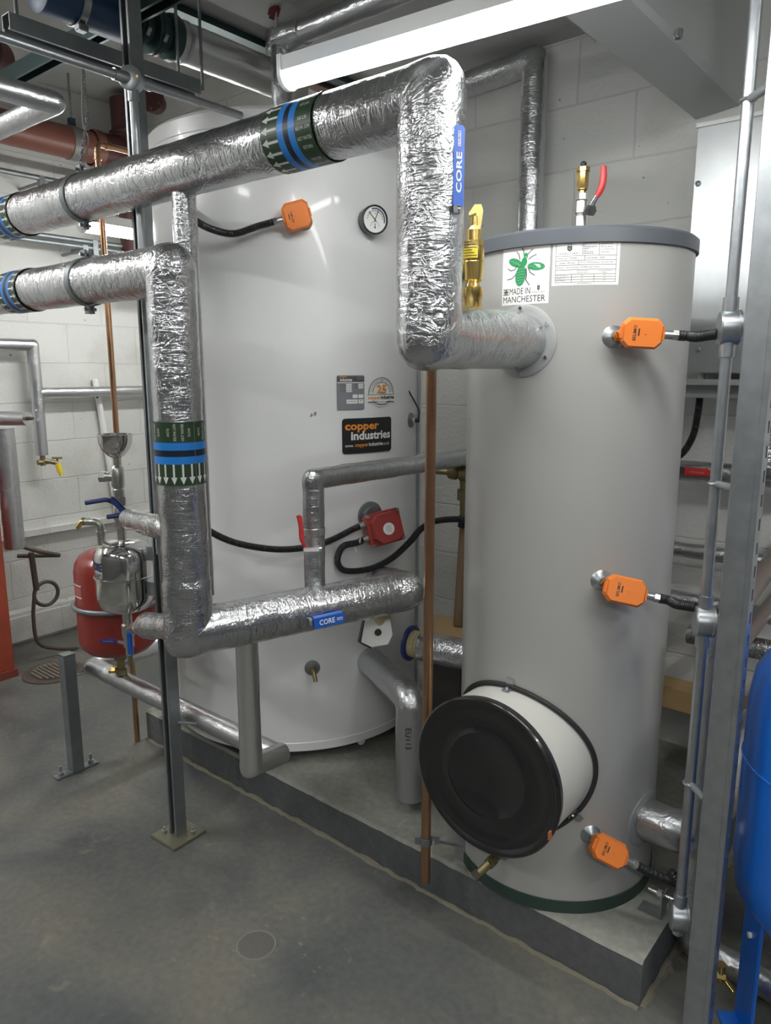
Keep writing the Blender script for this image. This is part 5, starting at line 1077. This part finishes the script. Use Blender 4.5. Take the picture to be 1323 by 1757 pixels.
# blue expansion vessel
vr = .215; vcx, vcy = -.165, 1.80
t = thing('expansion_vessel', 'bright blue pressure vessel on a blue stand at the right edge', 'pressure vessel', (vcx, vcy, 0)); zt_v, zb_v = .985, .27
dm = .15; pr = [(0, zb_v-.02), (.10, zb_v-.012), (.165, zb_v+.03), (.205, zb_v+.09), (vr, zb_v+.17), (vr, (zt_v+zb_v)/2), (vr, zt_v-.17), (.205, zt_v-.10), (.18, zt_v-.055), (.14, zt_v-.022), (.08, zt_v-.004), (0, zt_v)]
mb = MB(); mb.lathe((vcx, vcy, 0), ZZ, pr, BLUEV, 72); mb.build('shell', t, 60); mb = MB(); mb.torus((vcx, vcy, (zt_v+zb_v)/2+.06), ZZ, vr+.0005, .0025, BLUEV, 72, 8); mb.build('seam_bead', t)
for k in range(3):
    a = math.radians(215+k*120); mb = MB(); p = V(vcx+math.cos(a)*.17, vcy+math.sin(a)*.17, 0); mb.box(p+ZZ*.17, (.008, .09, .34), BLUEV, Matrix.Rotation(a, 3, 'Z'), .002); mb.box(p+ZZ*.004+V(math.cos(a), math.sin(a), 0)*.02, (.05, .09, .008), BLUEV, Matrix.Rotation(a, 3, 'Z')); lg = mb.build('leg', t)
    mb = MB(); q = p+ZZ*.26+V(math.cos(a), math.sin(a), 0)*.004; mb.cyl(q, q+V(math.cos(a), math.sin(a), 0)*.006, .007, WHITEP, 12); mb.build('bolt', t)

# ---------------------------------------------------------------- between the tanks, at the back
f7 = 2.72
t = thing('pipe_tee', 'dull brass tee and valve seen between the two tanks', 'fitting', W(797, 812, f7))
c = W(800, 812, f7); mb = MB(); mb.cyl(W(735, 806, f7+.05), c, .014, BRASSD); mb.lathe(W(770, 809, f7), (c-W(740, 806, f7+.05)).normalized(), [(0, 0), (.024, 0), (.028, .01), (.028, .03), (.022, .04), (.030, .045), (.030, .07), (0, .07)], BRASSD, 24); mb.cyl(c+V(.0, 0, .0), W(800, 885, f7), .024, BRASSD); mb.cyl(c+V(0, 0, -.06), c+V(0, 0, -.10), .032, BRASSD); mb.build('tee_body', t)
mb = MB(); mb.tube([W(800, 885, f7), W(797, 905, f7)], .026, BLACKM, 20); mb.build('black_collar', t)
mb = MB(); mb.tube([W(797, 905, f7), W(786, 1072, f7-.02)], .019, mat('old_brown_pipe', (.28, .19, .11), .6), 20); mb.build('brown_tail', t)
lag([W(790, 900, 2.62)+V(.0, 0, 0), W(783, 1050, 2.6)], .02, 'x', FOIL) if 0 else None
cbz = W(772, 1086, 2.7); mb = MB(); zt8 = W(772, 1074, 2.7).z
mb.box((cbz.x, cbz.y, (PZ+zt8-.012)/2), (.15, .18, zt8-PZ-.012), mat('shade_block_dark', (.06, .05, .045), .6), Matrix.Rotation(.3, 3, 'Z'), .004); solo(mb, 'shade_block', 'dark crate added for the shade on the plinth behind the link pipe between the tanks', 'block', (cbz.x, cbz.y, PZ))  # dark block added to stand in for the shade below the link pipe
mb = MB(); mb.box((cbz.x, cbz.y, zt8-.006), (.19, .22, .010), CARD, Matrix.Rotation(.3, 3, 'Z'), .002); solo(mb, 'cardboard_sheet', 'brown cardboard sheet lying between the tanks behind the link pipe', 'cardboard', (cbz.x, cbz.y, zt8-.011))

# ---------------------------------------------------------------- left wall pipework
XW = XL+.09
a = WX(56, 592, XW); b = WX(72, 790, XW)
t = lag([V(XW, a.y-1.2, a.z), a, V(XW, a.y, b.z+.03)], .033, 'foil pipe elbow on the left wall running down to the yellow tap', FOIL2)
br_ = WX(72, 674, XW); lag([V(XW, a.y+.01, br_.z), V(XW, a.y+1.5, br_.z)], .030, 'foil branch pipe running right along the left wall', FOIL2)
tp = WX(78, 795, XW+.02); t = thing('wall_tap', 'small brass tap with a yellow spout low on the left wall pipe', 'tap', tp)
mb = MB(); tv = V(XW, a.y, b.z); mb.cyl(tv+V(0, 0, .04), tv-V(0, 0, .03), .014, BRASSD, 16); mb.cyl(tv, tv+V(.03, .07, -.02), .013, BRASSD, 16); mb.cyl(tv+V(0, -.03, -.01), tv+V(0, .03, -.01), .015, BRASSD, 16); mb.build('tap_body', t)
mb = MB(); q = tv+V(.03, .07, -.02); mb.cyl(q, q+V(.005, .01, -.055), .016, YEL, 16); mb.cyl(q+V(.005, .01, -.04), q+V(.006, .012, -.075), .010, YEL, 16); mb.build('yellow_spout', t)
mb = MB(); mb.cyl(q+V(0, 0, 0), q+V(0, 0, .03), .006, BRASSD, 12); mb.cyl(q+V(-.02, -.02, .03), q+V(.02, .02, .03), .006, BRASSD, 12); mb.build('tap_handle', t)
a = W(-40, 718, 3.7); b = W(47, 718, 3.62); t = thing('lagged_pipe', 'capped foil pipe stub poking in at the left edge', 'pipe', a, 'foil lagged pipes')
mb = MB(); mb.tube([a, b], .034, FOIL2, 28, ds=.02, wob=.003); mb.build('foil_lagging', t); mb = MB(); d = (b-a).normalized(); mb.cone(b, b+d*.035, .010, .007, IRON, 16); mb.build('pipe_end', t)
a = W(6, 735, 3.75); b = W(12, 940, 3.75); t = lag([V(a.x, a.y, a.z), V(a.x, a.y, b.z)], .050, 'thick vertical foil pipe at the left edge above the red cabinet', FOIL2)
mb = MB(); c = V(a.x, a.y, b.z)
mb.tube(spline([c+V(0, 0, .02), c+V(.04, .10, -.03), c+V(.02, .22, -.08)], 6), .012, IRON, 12); mb.tube([c+V(-.1, .05, -.07), c+V(.02, .22, -.08)], .011, IRON, 12); mb.tube([c+V(.0, .08, -.04), c+V(.0, .09, -.25)], .015, IRON, 12)
k = c+V(.0, .14, -.28); mb.tube([k+V(0, math.cos(q)*.065, math.sin(q)*.065) for q in [2*PI*i/30 for i in range(31)]], .010, IRON, 10, cap=False)
mb.tube(spline([k+V(0, -.065, 0), k+V(0, -.08, -.12), k+V(.01, -.07, -.26), k+V(.02, .03, -.32), k+V(.0, .15, -.36)], 6), .010, IRON, 10)
solo(mb, 'gas_pipework', 'rusty pipework with a coiled loop at the left edge beside the red cabinet', 'pipe', c+V(0, 0, -.6))
cr_ = WZ(27, 1160, 0); tz = W(5, 893, 3.45).z; t = thing('red_cabinet', 'red painted steel cabinet cut off by the left edge', 'cabinet', (cr_.x-.2, cr_.y-.25, 0))
mb = MB(); mb.box((cr_.x-.2, cr_.y-.25, tz/2+.02), (.4, .5, tz-.04), REDOX, None, .004); mb.build('body', t); mb = MB(); mb.box((cr_.x-.2, cr_.y-.25, .02), (.42, .52, .04), mat('dark_red_base', (.22, .05, .03), .6)); mb.build('base', t)
mb = MB(); mb.box((cr_.x-.25, cr_.y-.28, tz+.12), (.28, .36, .24), mat('maroon_casing', (.20, .03, .06), .5), None, .01); mb.build('top_casing', t)
# leaning white plastic pipe
mb = MB(); a = WX(163, 650, XL+.03); b = WX(205, 900, XL+.03); b2 = a+(b-a)*((a.z-.65)/(a.z-b.z)); mb.tube([a, b2], .019, WHITEP, 16); mb.cyl(a+(b-a)*.12+V(.014, -.012, 0), a+(b-a)*.12+V(.021, -.018, 0), .006, INK, 10); solo(mb, 'plastic_pipe', 'white plastic pipe leaning behind the tundish', 'pipe', b2)

# ---------------------------------------------------------------- dosing pot assembly on the tall post
dp = W(213, 980, 2.30); ztp = W(213, 936, 2.30).z; zbp = W(213, 1036, 2.30).z; DX, DY = dp.x, dp.y; r = .0905
t = thing('dosing_pot', 'polished stainless dosing pot bracketed to the tall steel post', 'pot', (DX, DY, zbp-.1))
h = ztp-zbp; mb = MB(); mb.lathe((DX, DY, zbp), ZZ, [(0, -.028), (.05, -.022), (.078, -.006), (r-.002, .02), (r, .035), (r, h*.48), (r+.003, h*.49), (r+.003, h*.51), (r, h*.52), (r, h-.03), (r-.004, h-.014), (.075, h+.004), (.05, h+.016), (0, h+.022)], STAIN, 64); vs_ = mb.build('vessel', t, 50)
bt = V(DX, DY, 0); th0 = math.atan2(-DY, -DX)-.9
g = lambda u, v: bt+V(math.cos(th0+u)*(r+.0008), math.sin(th0+u)*(r+.0008), v)
mb = MB(); mb.text('CORE', g, NAVY, fit=(-.50, zbp+h*.66, .10, zbp+h*.80), bold=.03)
for k in range(5): mb.quad(g, -.35+.04*(k % 2), zbp+h*(.60-k*.025), .05-.05*(k % 3), zbp+h*(.610-k*.025), ORDARK, 4)
mb.build('printing', vs_, flat=True)
for zz2 in (ztp-.02, (ztp+zbp)/2-.04):
    mb = MB(); p = V((DX+PX)/2+.02, (DY+PY)/2-.0, zz2); d = V(PX-DX, PY-DY, 0).normalized(); mb.box(bt+d*.11+ZZ*zz2, (.09, .003, .045), GALV, Matrix.Rotation(math.atan2(d.y, d.x), 3, 'Z')); mb.build('bracket', t)
# upper stem, valve, tundish
X0 = V(DX+.0, DY+.0, 0); zf = lambda py: W(213, py, 2.30).z
st_ = thing('tundish', 'stainless tundish cup and pipe fittings standing on the dosing pot', 'funnel', V(DX, DY, ztp))
mb = MB(); mb.lathe(X0, ZZ, [(0, ztp+.01), (.013, ztp+.01), (.013, zf(905)), (.017, zf(903)), (.017, zf(893)), (.020, zf(890)), (.020, zf(872)), (.016, zf(868)), (.018, zf(862)), (.018, zf(852)), (.014, zf(850)), (0, zf(850))], NICKEL, 24); mb.hexn(X0+ZZ*zf(866), X0+ZZ*zf(852), .021, NICKEL); mb.build('lower_fitting', st_)
mb = MB(); mb.lathe(X0, ZZ, [(0, zf(852)), (.018, zf(852)), (.018, zf(840)), (.015, zf(838)), (.020, zf(834)), (.020, zf(804)), (.017, zf(801)), (.011, zf(798)), (.011, zf(780)), (0, zf(780))], NICKEL, 24)
e = X0+ZZ*zf(818); mb.cyl(e, e-RH*.042, .015, NICKEL); mb.hexn(e-RH*.036, e-RH*.056, .018, NICKEL); mb.build('tee_fitting', st_)
zc = zf(783); zt9 = zf(746); mb = MB(); mb.lathe(X0, ZZ, [(.0, zc-.004), (.014, zc-.004), (.026, zc+.004), (.042, zc+.022), (.050, zc+.045), (.052, zt9), (.0535, zt9), (.0535, zt9+.002), (.0495, zt9+.002), (.047, zc+.045), (.035, zc+.018), (.01, zc+.004), (0, zc+.004)], STAIN, 48); mb.build('cup', st_)
for (p, q, lb) in (((147, 863), (183, 857), 'navy lever pointing left from the fittings under the tundish'), ((184, 887), (214, 883), 'thin navy lever level with the top of the dosing pot')):
    a = W(*p, 2.27); b = W(*q, 2.27); mb = MB(); mb.tube([a, b, X0+ZZ*zf(866)], .0075, NAVY, 10, bend=.01); solo(mb, 'valve_lever', lb, 'valve', a, 'valve levers')
a = W(190, 855, 2.25); b = W(224, 888, 2.22); mb = MB(); M = M3((b-a).normalized(), V(0, 0, 1).cross((b-a).normalized()).normalized(), (b-a).normalized().cross(V(0, 0, 1).cross((b-a).normalized()).normalized())); mb.box((a+b)/2, ((b-a).length, .006, .022), NAVY, M, .003); mb.tube([W(224, 886, 2.22), W(234, 884, 2.22)], .006, IRON, 10); mb.cyl(W(234, 887, 2.22), W(234, 877, 2.22), .006, IRON, 12); solo(mb, 'valve_lever', 'broad dark lever slanting down in front of the fittings under the tundish', 'valve', b, 'valve levers')
# side outlet elbow
e0 = W(180, 940, 2.22); t = thing('pipe_elbow', 'grey elbow with a brass bib on the dosing pot top', 'fitting', e0)
k0 = V(DX-.045, DY-.045, ztp-.012); zup = W(178, 901, 2.24).z; mb = MB(); mb.tube([k0, V(k0.x, k0.y, zup), V(k0.x, k0.y, zup)-RH*.045], .0125, NICKEL, 20, bend=.02); mb.cyl(V(k0.x, k0.y, zup-.045), V(k0.x, k0.y, zup-.03), .0155, NICKEL); mb.build('elbow', t)
q = V(k0.x, k0.y, zup)-RH*.045; mb = MB(); mb.cyl(q+RH*.01, q-RH*.008, .012, BRASSD); mb.tube([q, q-RH*.012, q-RH*.028-ZZ*.022], .008, BRASS, 14); mb.cyl(q+ZZ*.012-RH*.006, q-ZZ*.006-RH*.006, .007, IRON, 12); mb.build('bib', t)
# foil stubs joining pot to flow pipe
a = W(228, 893, 2.10); b = V(x2-.03, y2+.0, W(285, 908, 1.9).z)
lag([X0+ZZ*zf(885)+(a-X0-ZZ*zf(885))*.75, b], .032, 'upper foil stub from the tundish fittings to the flow pipe', FOIL, wob=.004)
a = W(250, 1072, 2.05); b = V(x2, y2, W(300, 1078, 1.85).z); lag([a, b], .038, 'lower foil stub from the dosing pot valve to the flow pipe', FOIL, wob=.005)
# lower valve set
bz_ = zbp-.02; t = thing('valve_set', 'nickel drain valve and tee under the dosing pot', 'valve', X0+ZZ*(zbp-.2))
mb = MB(); mb.lathe(X0+FH*-.0, ZZ, [(0, bz_-.155), (.012, bz_-.155), (.012, bz_-.13), (.017, bz_-.125), (.017, bz_-.095), (.020, bz_-.09), (.020, bz_-.05), (.015, bz_-.045), (.015, bz_), (0, bz_)], NICKEL, 24); mb.build('drop_fitting', t)
e = X0+ZZ*(bz_-.07); mb = MB(); mb.cyl(e, W(250, 1072, 2.06), .013, NICKEL); mb.hexn(e.lerp(W(250, 1072, 2.06), .35), e.lerp(W(250, 1072, 2.06), .6), .020, NICKEL); mb.build('branch', t)
mb = MB(); M = M3(ZZ, RH, FH); mb.box(W(223, 1104, 2.22), (.075, .016, .008), BLUE, M, .003); mb.build('blue_lever', t)
mb = MB(); mb.box(W(186, 1100, 2.40), (.055, .014, .006), mat('indigo_vinyl', (.04, .05, .30), .4), M3(RH, ZZ, FH), .002); a = W(186, 1100, 2.40); mb.quad(lambda x, y: a+RH*x-FH*.0036+ZZ*y, -.018, -.0015, .018, .0015, mat('pale_indigo', (.25, .27, .5), .5)); mb.build('indigo_lever', t)
mb = MB(); mb.tube([W(205, 1101, 2.38), e-ZZ*.05], .007, NICKEL, 12); mb.build('lever_arm', t)
mb = MB(); mb.tube([X0+ZZ*(bz_-.15), X0+ZZ*(bz_-.19)], .008, BRASSD, 14); mb.build('tail', t)
# red expansion vessel
rv0 = W(192, 1025, 2.60); REX, REY = rv0.x+.03, rv0.y; rr = .137; zt0 = W(192, 938, 2.6).z; zb0 = W(192, 1112, 2.6).z
t = thing('expansion_vessel', 'red expansion vessel with a grey clamp band behind the dosing pot', 'pressure vessel', (REX, REY, zb0)); h = zt0-zb0
mb = MB(); mb.lathe((REX, REY, zb0), ZZ, [(0, -.004), (.07, 0), (.11, .012), (rr-.005, .035), (rr, .06), (rr, h-.075), (rr-.006, h-.045), (.115, h-.02), (.08, h-.004), (0, h)], REDP, 64); mb.build('shell', t, 60)
zk = W(192, 1043, 2.5).z; mb = MB(); mb.torus((REX, REY, zk), ZZ, rr+.008, .009, GALVD, 64, 10); mb.build('clamp_band', t)
g = lambda u, v: V(REX+math.cos(u)*(rr+.001), REY+math.sin(u)*(rr+.001), v); th1 = math.atan2(-REY, -REX); mb = MB()
for py in (1002, 1022): z = W(140, py, 2.5).z; mb.quad(g, th1-1.35, z-.003, th1-.95, z+.002, WHITEP, 6)
mb.quad(g, th1-1.35, W(140, 1019, 2.5).z, th1-.95, W(140, 1005, 2.5).z, mat('faded_red_label', (.45, .12, .10), .5), 6); mb.build('label_stripes', t, flat=True)
t = thing('vessel_valve', 'brass lock valve under the red expansion vessel', 'valve', (REX, REY, lzz+.03)); mb = MB()
q = V(REX, REY, 0); mb.lathe(q, ZZ, [(0, zb0+.002), (.018, zb0+.002), (.018, zb0-.015), (.022, zb0-.018), (.022, zb0-.035), (.014, zb0-.038), (.014, zb0-.07), (.02, zb0-.073), (.02, lzz+.033), (0, lzz+.033)][::-1], BRASSD, 24); mb.build('stem', t)
mb = MB(); e = q+ZZ*(lzz+.05); mb.cyl(e, e-RH*.045-ZZ*.006, .010, BRASS, 16); mb.hexn(e-RH*.02, e-RH*.034, .014, BRASS); mb.build('drain_nozzle', t)
for o in bpy.data.objects:
    if '_o' in o.keys(): del o['_o']
